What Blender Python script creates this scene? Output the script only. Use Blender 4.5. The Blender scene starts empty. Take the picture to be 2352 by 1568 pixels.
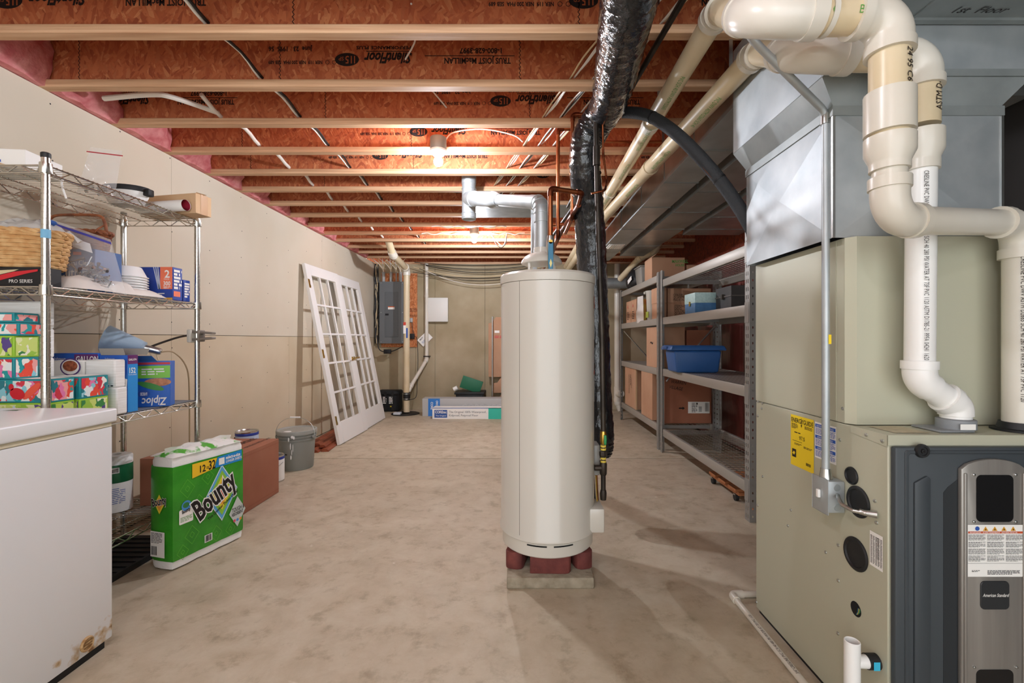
import bpy, bmesh, math, random
from mathutils import Vector, Matrix
random.seed(7)
SC = bpy.context.scene
COL = SC.collection
# ------------------------------------------------------------------ camera, world, exposure
FPX, VX, VY, HC = 1047.0, 1194.0, 779.0, 1.18       # focal length in px (2352 wide), vanishing point, eye height
cam = bpy.data.cameras.new('camera'); co = bpy.data.objects.new('camera', cam); COL.objects.link(co)
co.location = (0, 0, HC); co.rotation_euler = (math.pi/2, 0, 0)
cam.sensor_width = 36; cam.lens = FPX/2352*36
cam.shift_x = -(VX-1176)/2352; cam.shift_y = -(784-VY)/2352
cam.clip_start = .02
SC.camera = co
w = bpy.data.worlds.new('world'); SC.world = w; w.use_nodes = True
w.node_tree.nodes['Background'].inputs[0].default_value = (.93, .97, 1, 1)
w.node_tree.nodes['Background'].inputs[1].default_value = 1.5
SC.view_settings.view_transform = 'Standard'; SC.view_settings.look = 'None'
SC.view_settings.exposure = 1.02; SC.view_settings.gamma = 1; SC.view_settings.use_curve_mapping = False
BULB = 740.0
# ------------------------------------------------------------------ helpers
def lin(h):
    h = h.lstrip('#'); o = []
    for i in (0, 2, 4):
        c = int(h[i:i+2], 16)/255
        o.append(c/12.92 if c <= .04045 else ((c+.055)/1.055)**2.4)
    return (*o, 1)
MATS = {}
def mk(name, c, rough=.5, metal=0, c2=None, scale=5, stretch=(1, 1, 1), detail=4, lo=.35, hi=.65, bump=0, bscale=None,
       alpha=1, trans=0, emit=None, estr=0, spec=None, coat=0, ior=None, dist=0, bstretch=None):
    if name in MATS: return MATS[name]
    m = bpy.data.materials.new(name); m.use_nodes = True; MATS[name] = m
    nt = m.node_tree; N = nt.nodes; L = nt.links; b = N['Principled BSDF']
    b.inputs['Base Color'].default_value = lin(c); b.inputs['Roughness'].default_value = rough
    b.inputs['Metallic'].default_value = metal; b.inputs['Alpha'].default_value = alpha
    b.inputs['Transmission Weight'].default_value = trans; b.inputs['Coat Weight'].default_value = coat
    if spec is not None: b.inputs['Specular IOR Level'].default_value = spec
    if ior: b.inputs['IOR'].default_value = ior
    if emit: b.inputs['Emission Color'].default_value = lin(emit); b.inputs['Emission Strength'].default_value = estr
    def pos(st):
        g = N.new('ShaderNodeNewGeometry'); mp = N.new('ShaderNodeMapping')
        mp.inputs['Scale'].default_value = st; L.new(g.outputs['Position'], mp.inputs['Vector']); return mp.outputs[0]
    if c2:
        nz = N.new('ShaderNodeTexNoise'); nz.inputs['Scale'].default_value = scale; nz.inputs['Detail'].default_value = detail
        nz.inputs['Distortion'].default_value = dist
        L.new(pos(stretch), nz.inputs['Vector'])
        r = N.new('ShaderNodeValToRGB'); r.color_ramp.elements[0].color = lin(c); r.color_ramp.elements[1].color = lin(c2)
        r.color_ramp.elements[0].position = lo; r.color_ramp.elements[1].position = hi
        L.new(nz.outputs['Fac'], r.inputs[0]); L.new(r.outputs[0], b.inputs['Base Color'])
    if bump:
        nz = N.new('ShaderNodeTexNoise'); nz.inputs['Scale'].default_value = bscale or scale; nz.inputs['Detail'].default_value = 3
        L.new(pos(bstretch or stretch), nz.inputs['Vector'])
        bp = N.new('ShaderNodeBump'); bp.inputs['Strength'].default_value = bump; bp.inputs['Distance'].default_value = .01
        L.new(nz.outputs['Fac'], bp.inputs['Height']); L.new(bp.outputs[0], b.inputs['Normal'])
    return m
def tree(m): return m.node_tree, m.node_tree.nodes, m.node_tree.links, m.node_tree.nodes['Principled BSDF']
def osb(name, cols, rough=.75):
    m = mk(name, cols[0], rough); nt, N, L, b = tree(m)
    g = N.new('ShaderNodeNewGeometry'); outs = []
    for rot, st, sd in ((.18, 62, .0), (-.5, 70, 3.7), (.85, 66, 9.1)):
        mp = N.new('ShaderNodeMapping'); mp.vector_type = 'TEXTURE'; mp.inputs['Rotation'].default_value = (0, rot, .3)
        mp.inputs['Scale'].default_value = (1/st, 1/st, 4.6/st); mp.inputs['Location'].default_value = (sd, sd, sd)
        L.new(g.outputs['Position'], mp.inputs['Vector'])
        v = N.new('ShaderNodeTexVoronoi'); v.inputs['Scale'].default_value = 1.0; L.new(mp.outputs[0], v.inputs['Vector']); outs.append(v)
    def ramp(v):
        s = N.new('ShaderNodeSeparateColor'); L.new(v.outputs['Color'], s.inputs[0])
        r = N.new('ShaderNodeValToRGB'); cr = r.color_ramp
        cr.elements[0].color = lin(cols[0]); cr.elements[1].color = lin(cols[-1])
        for i, c in enumerate(cols[1:-1]): cr.elements.new((i+1)/(len(cols)-1)).color = lin(c)
        L.new(s.outputs[0], r.inputs[0]); return r.outputs[0]
    n1 = N.new('ShaderNodeTexNoise'); n1.inputs['Scale'].default_value = 22; n1.inputs['Detail'].default_value = 2
    L.new(g.outputs['Position'], n1.inputs['Vector'])
    def gate(f, a, bb, t):
        mr = N.new('ShaderNodeMapRange'); mr.inputs[1].default_value = t-.02; mr.inputs[2].default_value = t+.02; L.new(f, mr.inputs[0])
        mx = N.new('ShaderNodeMix'); mx.data_type = 'RGBA'; L.new(mr.outputs[0], mx.inputs[0]); L.new(a, mx.inputs[6]); L.new(bb, mx.inputs[7]); return mx.outputs[2]
    c = gate(n1.outputs['Fac'], ramp(outs[0]), ramp(outs[1]), .5)
    n2 = N.new('ShaderNodeTexNoise'); n2.inputs['Scale'].default_value = 15; L.new(g.outputs['Position'], n2.inputs['Vector'])
    c = gate(n2.outputs['Fac'], c, ramp(outs[2]), .55)
    L.new(c, b.inputs['Base Color'])
    bp = N.new('ShaderNodeBump'); bp.inputs['Strength'].default_value = .25; bp.inputs['Distance'].default_value = .004
    L.new(outs[1].outputs['Distance'], bp.inputs['Height']); L.new(bp.outputs[0], b.inputs['Normal'])
    return m
def patches(name, cols, scale=18, rough=.4, stretch=(1, 1, 1)):
    """flat print of coloured leaf shapes"""
    m = mk(name, cols[0], rough); nt, N, L, b = tree(m)
    g = N.new('ShaderNodeNewGeometry'); mp = N.new('ShaderNodeMapping'); mp.inputs['Scale'].default_value = stretch
    mp.inputs['Rotation'].default_value = (.5, .6, .4)
    nz_ = N.new('ShaderNodeTexNoise'); nz_.inputs['Scale'].default_value = 30; nz_.inputs['Detail'].default_value = 1; L.new(g.outputs['Position'], nz_.inputs['Vector'])
    av = N.new('ShaderNodeVectorMath'); av.operation = 'MULTIPLY_ADD'; av.inputs[1].default_value = (.05, .05, .05); L.new(nz_.outputs['Color'], av.inputs[0]); L.new(g.outputs['Position'], av.inputs[2])
    L.new(av.outputs[0], mp.inputs['Vector'])
    v = N.new('ShaderNodeTexVoronoi'); v.inputs['Scale'].default_value = scale; L.new(mp.outputs[0], v.inputs['Vector'])
    s = N.new('ShaderNodeSeparateColor'); L.new(v.outputs['Color'], s.inputs[0])
    r = N.new('ShaderNodeValToRGB'); r.color_ramp.interpolation = 'CONSTANT'; cr = r.color_ramp
    cr.elements[0].color = lin(cols[0]); cr.elements[1].color = lin(cols[-1]); cr.elements[1].position = 1-1/len(cols)
    for i, c in enumerate(cols[1:-1]): cr.elements.new((i+1)/len(cols)).color = lin(c)
    L.new(s.outputs[0], r.inputs[0]); L.new(r.outputs[0], b.inputs['Base Color'])
    return m

def P(px, py, d): return Vector(((px-VX)*d/FPX, d, HC-(py-VY)*d/FPX))
WL = {}
class MB:
    def __init__(s, M=None): s.v = []; s.f = []; s.M = M or Matrix()
    def add(s, vs, fs):
        o = len(s.v); s.v += [s.M @ Vector(v) for v in vs]; s.f += [tuple(i+o for i in f) for f in fs]; return s
    def box(s, x0, x1, y0, y1, z0, z1):
        return s.add([(x0,y0,z0),(x1,y0,z0),(x1,y1,z0),(x0,y1,z0),(x0,y0,z1),(x1,y0,z1),(x1,y1,z1),(x0,y1,z1)],
                     [(0,3,2,1),(4,5,6,7),(0,1,5,4),(1,2,6,5),(2,3,7,6),(3,0,4,7)])
    def hexa(s, b, t):     # bottom ring of 4, top ring of 4
        return s.add(list(b)+list(t), [(0,3,2,1),(4,5,6,7),(0,1,5,4),(1,2,6,5),(2,3,7,6),(3,0,4,7)])
    def tube(s, pts, r, n=10, radii=None, caps=True):
        pts = [Vector(p) for p in pts]; k = len(pts)
        tg = [(pts[min(i+1,k-1)]-pts[max(i-1,0)]).normalized() for i in range(k)]
        a = Vector((0,0,1)) if abs(tg[0].z) < .9 else Vector((1,0,0))
        u = tg[0].cross(a).normalized(); vs = []; fs = []
        for i in range(k):
            u = (u - tg[i]*u.dot(tg[i])).normalized(); q = tg[i].cross(u)
            rr = radii[i] if radii else r
            for j in range(n):
                t = 2*math.pi*j/n; vs.append(pts[i]+(u*math.cos(t)+q*math.sin(t))*rr)
        for i in range(k-1):
            for j in range(n): fs.append((i*n+j, i*n+(j+1)%n, (i+1)*n+(j+1)%n, (i+1)*n+j))
        if caps: fs += [tuple(range(n))[::-1], tuple(range((k-1)*n, k*n))]
        return s.add(vs, fs)
    def lathe(s, prof, n=24, c=(0,0,0), axis=None, a0=0, a1=2*math.pi):
        A = Matrix.Translation(c) @ (axis or Matrix()); vs = []; fs = []; full = abs(a1-a0-2*math.pi) < 1e-6
        m = n if full else n+1
        for r, z in prof:
            for j in range(m):
                t = a0+(a1-a0)*j/n; vs.append(A @ Vector((r*math.cos(t), r*math.sin(t), z)))
        for i in range(len(prof)-1):
            for j in range(n): fs.append((i*m+j, i*m+(j+1)%m, (i+1)*m+(j+1)%m, (i+1)*m+j))
        if full:
            if prof[0][0] > 1e-5: fs.append(tuple(range(m))[::-1])
            if prof[-1][0] > 1e-5: fs.append(tuple(range((len(prof)-1)*m, len(prof)*m)))
        return s.add(vs, fs)
    def prism(s, poly, w0, w1, F=None):
        F = F or Matrix(); n = len(poly)
        vs = [F @ Vector((u, v, w0)) for u, v in poly]+[F @ Vector((u, v, w1)) for u, v in poly]
        return s.add(vs, [tuple(range(n))[::-1], tuple(range(n, 2*n))]+[(i, (i+1) % n, n+(i+1) % n, n+i) for i in range(n)])
    def poly(s, pts): return s.add(pts, [tuple(range(len(pts)))])
    def sphere(s, c, r, n=12, m=8, sc=(1,1,1)):
        vs = []; fs = []
        for i in range(m+1):
            p = math.pi*i/m
            for j in range(n):
                t = 2*math.pi*j/n
                vs.append((c[0]+r*sc[0]*math.sin(p)*math.cos(t), c[1]+r*sc[1]*math.sin(p)*math.sin(t), c[2]+r*sc[2]*math.cos(p)))
        for i in range(m):
            for j in range(n): fs.append((i*n+j, (i+1)*n+j, (i+1)*n+(j+1)%n, i*n+(j+1)%n))
        return s.add(vs, fs)
    def build(s, name, mat, parent=None, smooth=False, bev=0, seg=2, org=None):
        xs = [v.x for v in s.v]; ys = [v.y for v in s.v]; zs = [v.z for v in s.v]
        o = Vector(org) if org else Vector(((min(xs)+max(xs))/2, (min(ys)+max(ys))/2, min(zs)))
        me = bpy.data.meshes.new(name); me.from_pydata([v-o for v in s.v], [], s.f)
        bm = bmesh.new(); bm.from_mesh(me)
        bmesh.ops.remove_doubles(bm, verts=bm.verts, dist=1e-6)
        if bev: bmesh.ops.bevel(bm, geom=[e for e in bm.edges if len(e.link_faces) == 2 and e.calc_face_angle(0) > .5], offset=bev, segments=seg, affect='EDGES', profile=.5)
        if not getattr(s, 'flat', False): bmesh.ops.recalc_face_normals(bm, faces=bm.faces)
        bm.to_mesh(me); bm.free()
        if smooth or bev:
            me.polygons.foreach_set('use_smooth', [True]*len(me.polygons)); me.set_sharp_from_angle(angle=math.radians(38))
        me.materials.append(mat)
        ob = bpy.data.objects.new(name, me); COL.objects.link(ob); place(ob, o, parent); return ob
def place(ob, o, parent=None):
    o = Vector(o); WL[ob.name] = o
    if parent: ob.parent = parent; ob.location = o-WL[parent.name]
    else: ob.location = o
def tag(o, label, cat, group=None):
    o['label'] = label; o['category'] = cat
    if group: o['group'] = group
    return o
def thing(name, label, cat, loc, group=None):
    o = bpy.data.objects.new(name, None); o.empty_display_size = .05; COL.objects.link(o); place(o, loc); return tag(o, label, cat, group)
def struct(o): o['kind'] = 'structure'; return o
def share(o, off, parent=None, name=None):
    c = bpy.data.objects.new(name or o.name.split('.')[0], o.data); COL.objects.link(c); place(c, WL[o.name]+Vector(off), parent)
    return c
def FR(o, u, v):
    u = Vector(u).normalized(); v = Vector(v).normalized(); n = u.cross(v)
    return Matrix(((u.x,v.x,n.x,o[0]),(u.y,v.y,n.y,o[1]),(u.z,v.z,n.z,o[2]),(0,0,0,1)))
FCAM = lambda x, y, z: FR((x, y, z), (1,0,0), (0,0,1))        # faces -Y
FLEFT = lambda x, y, z: FR((x, y, z), (0,-1,0), (0,0,1))      # faces -X
FRIGHT = lambda x, y, z: FR((x, y, z), (0,1,0), (0,0,1))      # faces +X
FTOP = lambda x, y, z: FR((x, y, z), (1,0,0), (0,1,0))
def decal(name, mat, parent, F, u0, u1, v0, v1, off=.0012):
    m = MB(F); m.flat = True
    return m.add([(u0,v0,off),(u1,v0,off),(u1,v1,off),(u0,v1,off)], [(0,1,2,3)]).build(name, mat, parent)
def shape(name, mat, parent, F, poly, off=.0016):
    m = MB(F); m.flat = True
    return m.add([(u, v, off) for u, v in poly], [tuple(range(len(poly)))]).build(name, mat, parent)
def ell(cu, cv, ru, rv, n=20, rot=0):
    return [(cu+ru*math.cos(2*math.pi*i/n)*math.cos(rot)-rv*math.sin(2*math.pi*i/n)*math.sin(rot),
             cv+ru*math.cos(2*math.pi*i/n)*math.sin(rot)+rv*math.sin(2*math.pi*i/n)*math.cos(rot)) for i in range(n)]
TC = {}
def text(body, size, mat, parent, F, u=0, v=0, rot=0, sx=1, shear=0, bold=0, off=.0022, align='LEFT', name='print'):
    key = (body, shear, bold, align)
    if key not in TC:
        cu = bpy.data.curves.new('t', 'FONT'); cu.body = body; cu.shear = shear; cu.offset = bold; cu.align_x = align; cu.resolution_u = 2
        ob = bpy.data.objects.new('t', cu); me = bpy.data.meshes.new_from_object(ob)
        TC[key] = ([v_.co.copy() for v_ in me.vertices], [tuple(p.vertices) for p in me.polygons])
        bpy.data.objects.remove(ob); bpy.data.curves.remove(cu); bpy.data.meshes.remove(me)
    vs, fs = TC[key]
    if not fs: return None
    m = MB(F @ Matrix.Translation((u, v, off)) @ Matrix.Rotation(rot, 4, 'Z')); m.flat = True
    return m.add([(p.x*size*sx, p.y*size, 0) for p in vs], fs).build(name, mat, parent)
def lines_print(mat, parent, F, u0, u1, v0, v1, n, seed=0, fill=.5, off=.0022, name='print'):
    """rows of small print as thin bars"""
    rr = random.Random(seed); m = MB(F); m.flat = True; h = (v1-v0)/n
    for i in range(n):
        a = u0; e = u0+(u1-u0)*(1 if i % 4 else rr.uniform(.6, 1))
        while a < e:
            wd = min(rr.uniform(1.2, 4)*h, e-a); y = v0+h*(i+.5)
            m.add([(a,y-h*fill/2,off),(a+wd,y-h*fill/2,off),(a+wd,y+h*fill/2,off),(a,y+h*fill/2,off)], [(0,1,2,3)]); a += wd+h*.5
    return m.build(name, mat, parent)
def bars_print(mat, parent, F, u0, u1, v0, v1, n=14, seed=1, off=.0024):
    rr = random.Random(seed); m = MB(F); m.flat = True; s = (u1-u0)/n
    for i in range(n):
        wd = s*rr.uniform(.3, .8); a = u0+i*s
        m.add([(a,v0,off),(a+wd,v0,off),(a+wd,v1,off),(a,v1,off)], [(0,1,2,3)])
    return m.build('print', mat, parent)
def fillet(pts, R, n=8):
    pts = [Vector(p) for p in pts]; out = [pts[0]]; arcs = []
    R = R if isinstance(R, (list, tuple)) else [R]*(len(pts)-2)
    for i in range(1, len(pts)-1):
        a = (pts[i-1]-pts[i]).normalized(); b = (pts[i+1]-pts[i]).normalized()
        th = a.angle(b)
        if th > 3.1: out.append(pts[i]); arcs.append([]); continue
        t = R[i-1]/math.tan(th/2); c = pts[i]+(a+b).normalized()*(R[i-1]/math.sin(th/2))
        p0 = pts[i]+a*t; p1 = pts[i]+b*t; e0 = p0-c; e1 = p1-c; an = e0.angle(e1); ax = e0.cross(e1).normalized()
        arc = [c+Matrix.Rotation(an*k/n, 3, ax) @ e0 for k in range(n+1)]
        out += arc; arcs.append(([p0, p1], arc, a, b))
    out.append(pts[-1]); return out, arcs
def pvc_run(t, pts, r, R, mat, fmat, hub=1.2, sock=None, n=18, fit=True):
    path, arcs = fillet(pts, R)
    pb = MB().tube(path, r, n).build('pipe', mat, t, True)
    sock = sock or r*.9
    if fit:
        for A in arcs:
            if not A: continue
            (p0, p1), arc, a, b = A
            full = [p0+a*sock*.92]+arc+[p1+b*sock*.92]
            m = MB().tube(full, r*hub, n)
            for p, dr in ((p0, a), (p1, b)): m.tube([p+dr*sock*.02, p+dr*sock], r*hub*1.07, n)
            m.build('elbow', fmat, t, True)
    return path
def sleeve(t, a, b, r, mat, name='coupling', r2=None, n=20):
    a = Vector(a); b = Vector(b); return MB().tube([a, b], r, n, radii=[r, r2 or r]).build(name, mat, t, True)

# ------------------------------------------------------------------ materials
OSB = osb('osb_web', ['#9a4c2d', '#b6623a', '#c47247', '#a85633', '#d58c5c'])
OSBP = osb('osb_panel', ['#a2562e', '#c47743', '#d98c56', '#b3653a', '#e0a070'])
FLG = mk('flange_wood', '#dcb48e', .65, c2='#b98a64', scale=7, stretch=(.3, 6, 12), detail=8, lo=.3, hi=.75, bump=.1, bscale=8)
INK = mk('black_ink', '#1d1411', .8)
INKB = mk('blue_ink', '#2b55a8', .7)
WHITE = mk('white_plain', '#efeeea', .5)
PINK = mk('pink_fibreglass', '#e59a98', .95, c2='#c8686c', scale=14, detail=6, bump=.9, bscale=24)
DRY = mk('drywall_paper', '#d6ccb9', .85, c2='#cfc3ad', scale=1.2, detail=3)
DRY2 = mk('drywall_paper_lower', '#d2c3a8', .85, c2='#c6b496', scale=1.6, detail=3)
CONW = mk('concrete_wall', '#b5a78c', .9, c2='#978869', scale=1.7, detail=7, lo=.3, hi=.72, bump=.15, bscale=12)
BLK = mk('black_matte', '#121214', .6)
DARK = mk('dark_hole', '#0c0c0c', .9)
PVC = mk('pvc_white', '#dfdace', .3, c2='#d5cebf', scale=3)
PVCY = mk('pvc_tan', '#e0d0b0', .32, c2='#d5c19c', scale=4)
PVCN = mk('pvc_new_white', '#f2f1ed', .3)
GALV = mk('galvanised_sheet', '#c3c8c9', .5, .62, c2='#a9b0b3', scale=7, detail=5, lo=.3, hi=.7)
GALVD = mk('galvanised_dull', '#a9afae', .5, .6, c2='#959b9a', scale=9, detail=6, lo=.3, hi=.7)
TRUNK = mk('galvanised_trunk', '#c2c4c0', .36, .72, c2='#aaaba6', scale=4, detail=4)
STEEL = mk('steel_zinc', '#c9cbc9', .3, 1)
CHROME = mk('chrome_wire', '#d5d3cc', .22, 1)
COPPER = mk('copper', '#b8714a', .35, 1, c2='#8f4f30', scale=6, detail=5)
COPD = mk('copper_dark', '#8a4a30', .45, 1, c2='#5f2f1e', scale=7, detail=5)
IRON = mk('black_iron', '#4a423a', .45, .7, c2='#2f2a26', scale=8, detail=5)
BRASS = mk('brass', '#c9a24e', .3, 1)
CARD = mk('cardboard', '#c0987a', .85, c2='#b4896a', scale=2.5, detail=4)
CARDR = mk('cardboard_red_brown', '#a36a50', .85, c2='#965d44', scale=2.5, detail=4)
CARDT = mk('cardboard_tan', '#d2b08a', .85, c2='#c8a27a', scale=3)
TAPE = mk('packing_tape', '#b98c5c', .35)
SHELF = mk('shelf_grey', '#a9a49b', .45, .35)
SHELFD = mk('shelf_post_grey', '#96948f', .45, .35)
BEIGE = mk('furnace_beige', '#bdbca6', .45, .1)
CHAR = mk('furnace_charcoal', '#3d4347', .5)
TANKM = mk('tank_enamel', '#cfcabf', .28, coat=.3)
RUB = mk('black_rubber', '#17181a', .55)
PAPER = mk('paper_white', '#f1efe9', .7)
# ------------------------------------------------------------------ the shell
ZJ, WLX, WRX, YB, YN = 2.465, -2.447, 2.30, 7.67, -2.4
SP, J0 = .4064, 1.962                        # joist spacing, far edge of the first joist in view
FLM = mk('floor_concrete', '#b3aa9f', .75)
nt, N, L, b = tree(FLM)
g = N.new('ShaderNodeNewGeometry')
def nz(s, d=6, dist=0):
    n = N.new('ShaderNodeTexNoise'); n.inputs['Scale'].default_value = s; n.inputs['Detail'].default_value = d
    n.inputs['Distortion'].default_value = dist; n.inputs['Roughness'].default_value = .68
    L.new(g.outputs['Position'], n.inputs['Vector']); return n.outputs['Fac']
def rmp(f, cs):
    r = N.new('ShaderNodeValToRGB'); r.color_ramp.elements[0].position, r.color_ramp.elements[0].color = cs[0][0], lin(cs[0][1])
    r.color_ramp.elements[1].position, r.color_ramp.elements[1].color = cs[-1][0], lin(cs[-1][1])
    for p, c in cs[1:-1]: r.color_ramp.elements.new(p).color = lin(c)
    L.new(f, r.inputs[0]); return r.outputs[0]
def mixc(f, a, c, mode='MIX', fac=None):
    m = N.new('ShaderNodeMix'); m.data_type = 'RGBA'; m.blend_type = mode
    if f is not None: L.new(f, m.inputs[0])
    else: m.inputs[0].default_value = fac
    L.new(a, m.inputs[6]); L.new(c, m.inputs[7]); return m.outputs[2]
base = rmp(nz(1.3, 10, .25), [(.30, '#a99c84'), (.5, '#c6b9a2'), (.70, '#d2c8b4')])
fine = rmp(nz(6, 12, .35), [(.28, '#a4977f'), (.46, '#c0b39c'), (.56, '#cac0ab'), (.75, '#d8cfbd')])
c = mixc(None, base, fine, fac=.5)
str_ = rmp(nz(9, 15, .1), [(.34, '#b9ad9a'), (.47, '#f4f0ea'), (.75, '#ffffff')])
c = mixc(None, c, str_, 'MULTIPLY', .55)
spots = rmp(nz(5.5, 3), [(.70, '#000000'), (.76, '#ffffff')])
pale = N.new('ShaderNodeRGB'); pale.outputs[0].default_value = lin('#e0d9cb')
c = mixc(spots, c, pale.outputs[0])
L.new(c, b.inputs['Base Color'])
L.new(rmp(nz(6, 5), [(.3, '#c0c0c0'), (.7, '#e6e6e6')]), b.inputs['Roughness'])
bp = N.new('ShaderNodeBump'); bp.inputs['Strength'].default_value = .12; bp.inputs['Distance'].default_value = .01
L.new(nz(18, 6), bp.inputs['Height']); L.new(bp.outputs[0], b.inputs['Normal'])
floor = struct(MB().box(-2.6, 2.5, YN, 7.9, -.16, -.1).build('floor', FLM))
for y0, y1 in ((YN, 4.518), (4.532, 7.9)):
    MB().box(-2.6, 2.5, y0, y1, -.1, 0).build('slab', FLM, floor, bev=.006, seg=2)
# left wall: drywall sheets with open joints
wl = struct(MB().box(-2.62, WLX-.0135, YN, YB+.2, 0, ZJ).build('wall_left', mk('joint_dark', '#6d5c4a', .9)))
top = [YN, .77, 3.2, 5.64, YB]; low = [YN, .77, 3.2, 4.83, YB]
for ys, z0, z1, m in ((top, 1.213, ZJ, DRY), (low, .012, 1.209, DRY2)):
    for a, bb in zip(ys[:-1], ys[1:]):
        MB().box(WLX-.0127, WLX, a+.001, bb-.001, z0, z1).build('drywall_panel', m, wl)
m = MB()
for y in [1.98+.406*k for k in range(14)]:
    for z in (.2, .55, .85, 1.12, 1.3, 1.6, 1.9, 2.15, 2.43):
        dy = random.uniform(-.012, .012); dz = random.uniform(-.04, .04)*(z not in (1.12, 1.3))
        m.lathe([(.0045, -.0002), (.0035, .0006)], 6, (WLX+.0005, y+dy, z+dz), Matrix.Rotation(math.pi/2, 4, 'Y'))
m.build('screw_heads', mk('screw_dark', '#2c2926', .6), wl)['kind'] = 'stuff'
# concrete end wall in two pours
wb = struct(MB().box(-2.62, 2.5, YB+.03, YB+.25, 0, ZJ).build('wall_back', mk('form_joint', '#5f5442', .9)))
for a, bb in ((-2.6, -1.43), (-1.426, -.59), (-.585, .62), (.624, 2.5)):
    MB().box(a, bb, YB, YB+.03, 0, ZJ-.02).build('concrete_panel', CONW, wb)
MB().box(-2.6, 2.5, YB+.02, YB+.25, ZJ-.02, ZJ+.02).build('sill_plate', FLG, wb)
MB().box(-2.6, 2.5, YB+.06, YB+.2, ZJ+.02, ZJ+.302).build('rim_board', OSB, wb)
# right wall: wrapped red insulation over the foundation
RED = mk('wrapped_insulation', '#8e4a44', .35, c2='#5d2622', scale=3.2, stretch=(1, 1, .25), detail=6, bump=.6, bscale=5, bstretch=(1, 2, .3), coat=.4)
wr = struct(MB().box(WRX+.03, WRX+.25, YN, YB+.2, 0, ZJ+.3).build('wall_right', mk('foundation_painted_shade', '#2a2725', .9)))  # near stretch stays bare; shade is painted into its dark colour
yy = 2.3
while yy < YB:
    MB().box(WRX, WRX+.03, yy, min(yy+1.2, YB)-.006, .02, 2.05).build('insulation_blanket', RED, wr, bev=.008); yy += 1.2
MB().box(WRX, WRX+.03, 2.3, YB, 2.06, ZJ+.3).build('rim_board', osb('osb_dark', ['#5a2012', '#7d3018', '#93401f', '#6b2814']), wr)
# ceiling: subfloor and I-joists
ceil = struct(MB().box(-2.62, 2.55, YN, YB+.2, ZJ+.302, ZJ+.33).build('ceiling', OSB))
JO = {}
pw = pf = pt = None
for n in range(-10, 14):
    y1 = J0+SP*n
    if pw is None:
        pw = MB().box(-2.62, 2.32, y1-.03, y1-.02, ZJ+.03, ZJ+.272).build('joist', OSB, ceil)
        pf = MB().box(-2.62, 2.32, y1-.05, y1, ZJ, ZJ+.038).build('bottom_flange', FLG, pw, bev=.002, seg=1)
        pt = MB().box(-2.62, 2.32, y1-.05, y1, ZJ+.264, ZJ+.302).build('top_flange', FLG, pw, bev=.002, seg=1)
        JO[n] = pw; base_y = y1
    else:
        o = share(pw, (0, y1-base_y, 0), ceil, 'joist'); share(pf, (0, y1-base_y, 0), o); share(pt, (0, y1-base_y, 0), o); JO[n] = o
INKW = mk('faded_ink', '#190d0a', .85)
WEBC = mk('osb_lettering', '#a9552b', .8)
def web_print(n, xo, full=True):
    j = JO[n]; F = FCAM(0, J0+SP*n-.0302, 0); r = math.pi
    T = lambda s, size, u, z, **k: text(s, size, INKW, j, F, xo+u, z, r, off=.0006, **k)
    T('TRUS JOIST MacMILLAN', .042, .84, 2.622, sx=.78, bold=.03)
    T('1-800-628-3997', .038, .80, 2.672, sx=.9, bold=.03)
    decal('print', INKW, j, F, xo+.40, xo+.86, 2.631, 2.635, .0006)
    T('SilentFloor', .075, .335, 2.648, sx=.72, shear=.35, bold=.035)
    decal('print', INKW, j, F, xo+.10, xo+.335, 2.6545, 2.659, .0006)
    T('PERFORMANCE PLUS', .024, .33, 2.683, sx=1.25, bold=.03)
    shape('print', INKW, j, F, ell(xo, 2.614, .062, .034, 24), .0006)
    text('I15', .055, WEBC, j, F, xo+.045, 2.632, r, sx=.8, bold=.01, off=.0009); text('SP', .028, WEBC, j, F, xo-.015, 2.628, r, off=.0009)
    T('NER 119  NER 200 FHA  SEB 689', .025, -.125, 2.608, sx=.8, bold=.03)
    T('June  23   1995  56', .034, -.18, 2.680, sx=.85, bold=.03)
    for k in (0, 1): 
        m = MB(F); m.flat = True; c = (xo-.10+.035*k, 2.600)
        e0 = ell(*c, .011, .011, 12); e1 = ell(*c, .0085, .0085, 12)
        m.add([(u, v, .0006) for u, v in e0+e1], [(i, (i+1) % 12, 12+(i+1) % 12, 12+i) for i in range(12)]).build('print', INKW, j)
for n, xs in ((-1, (-1.3, .9)), (0, (.27, -2.17)), (1, (-.887, 1.55)), (2, (-.116, -2.56)), (3, (-.70, 1.74)), (4, (-1.09, 1.35)), (5, (.2,)), (6, (-.6,))):
    for x in xs: web_print(n, x)
def zigzag(n, x):
    m = MB(FCAM(x, J0+SP*n-.0302, 0)); m.flat = True; k = 22
    for i in range(k):
        z = 2.505+i*.0102; s = .004 if i % 2 else -.004
        m.add([(s-.002, z, .0006), (s+.002, z, .0006), (-s+.002, z+.0102, .0006), (-s-.002, z+.0102, .0006)], [(0,1,2,3)])
    m.build('web_joint', INKW, JO[n])
for n, x in ((0, -.96), (0, .25), (1, -2.26), (1, -1.23), (1, .0), (2, -2.4), (2, -1.17), (2, .06), (3, -1.92), (3, -.75), (4, -2.1), (4, -.83), (5, -1.7), (5, -.5)): zigzag(n, x)
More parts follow.
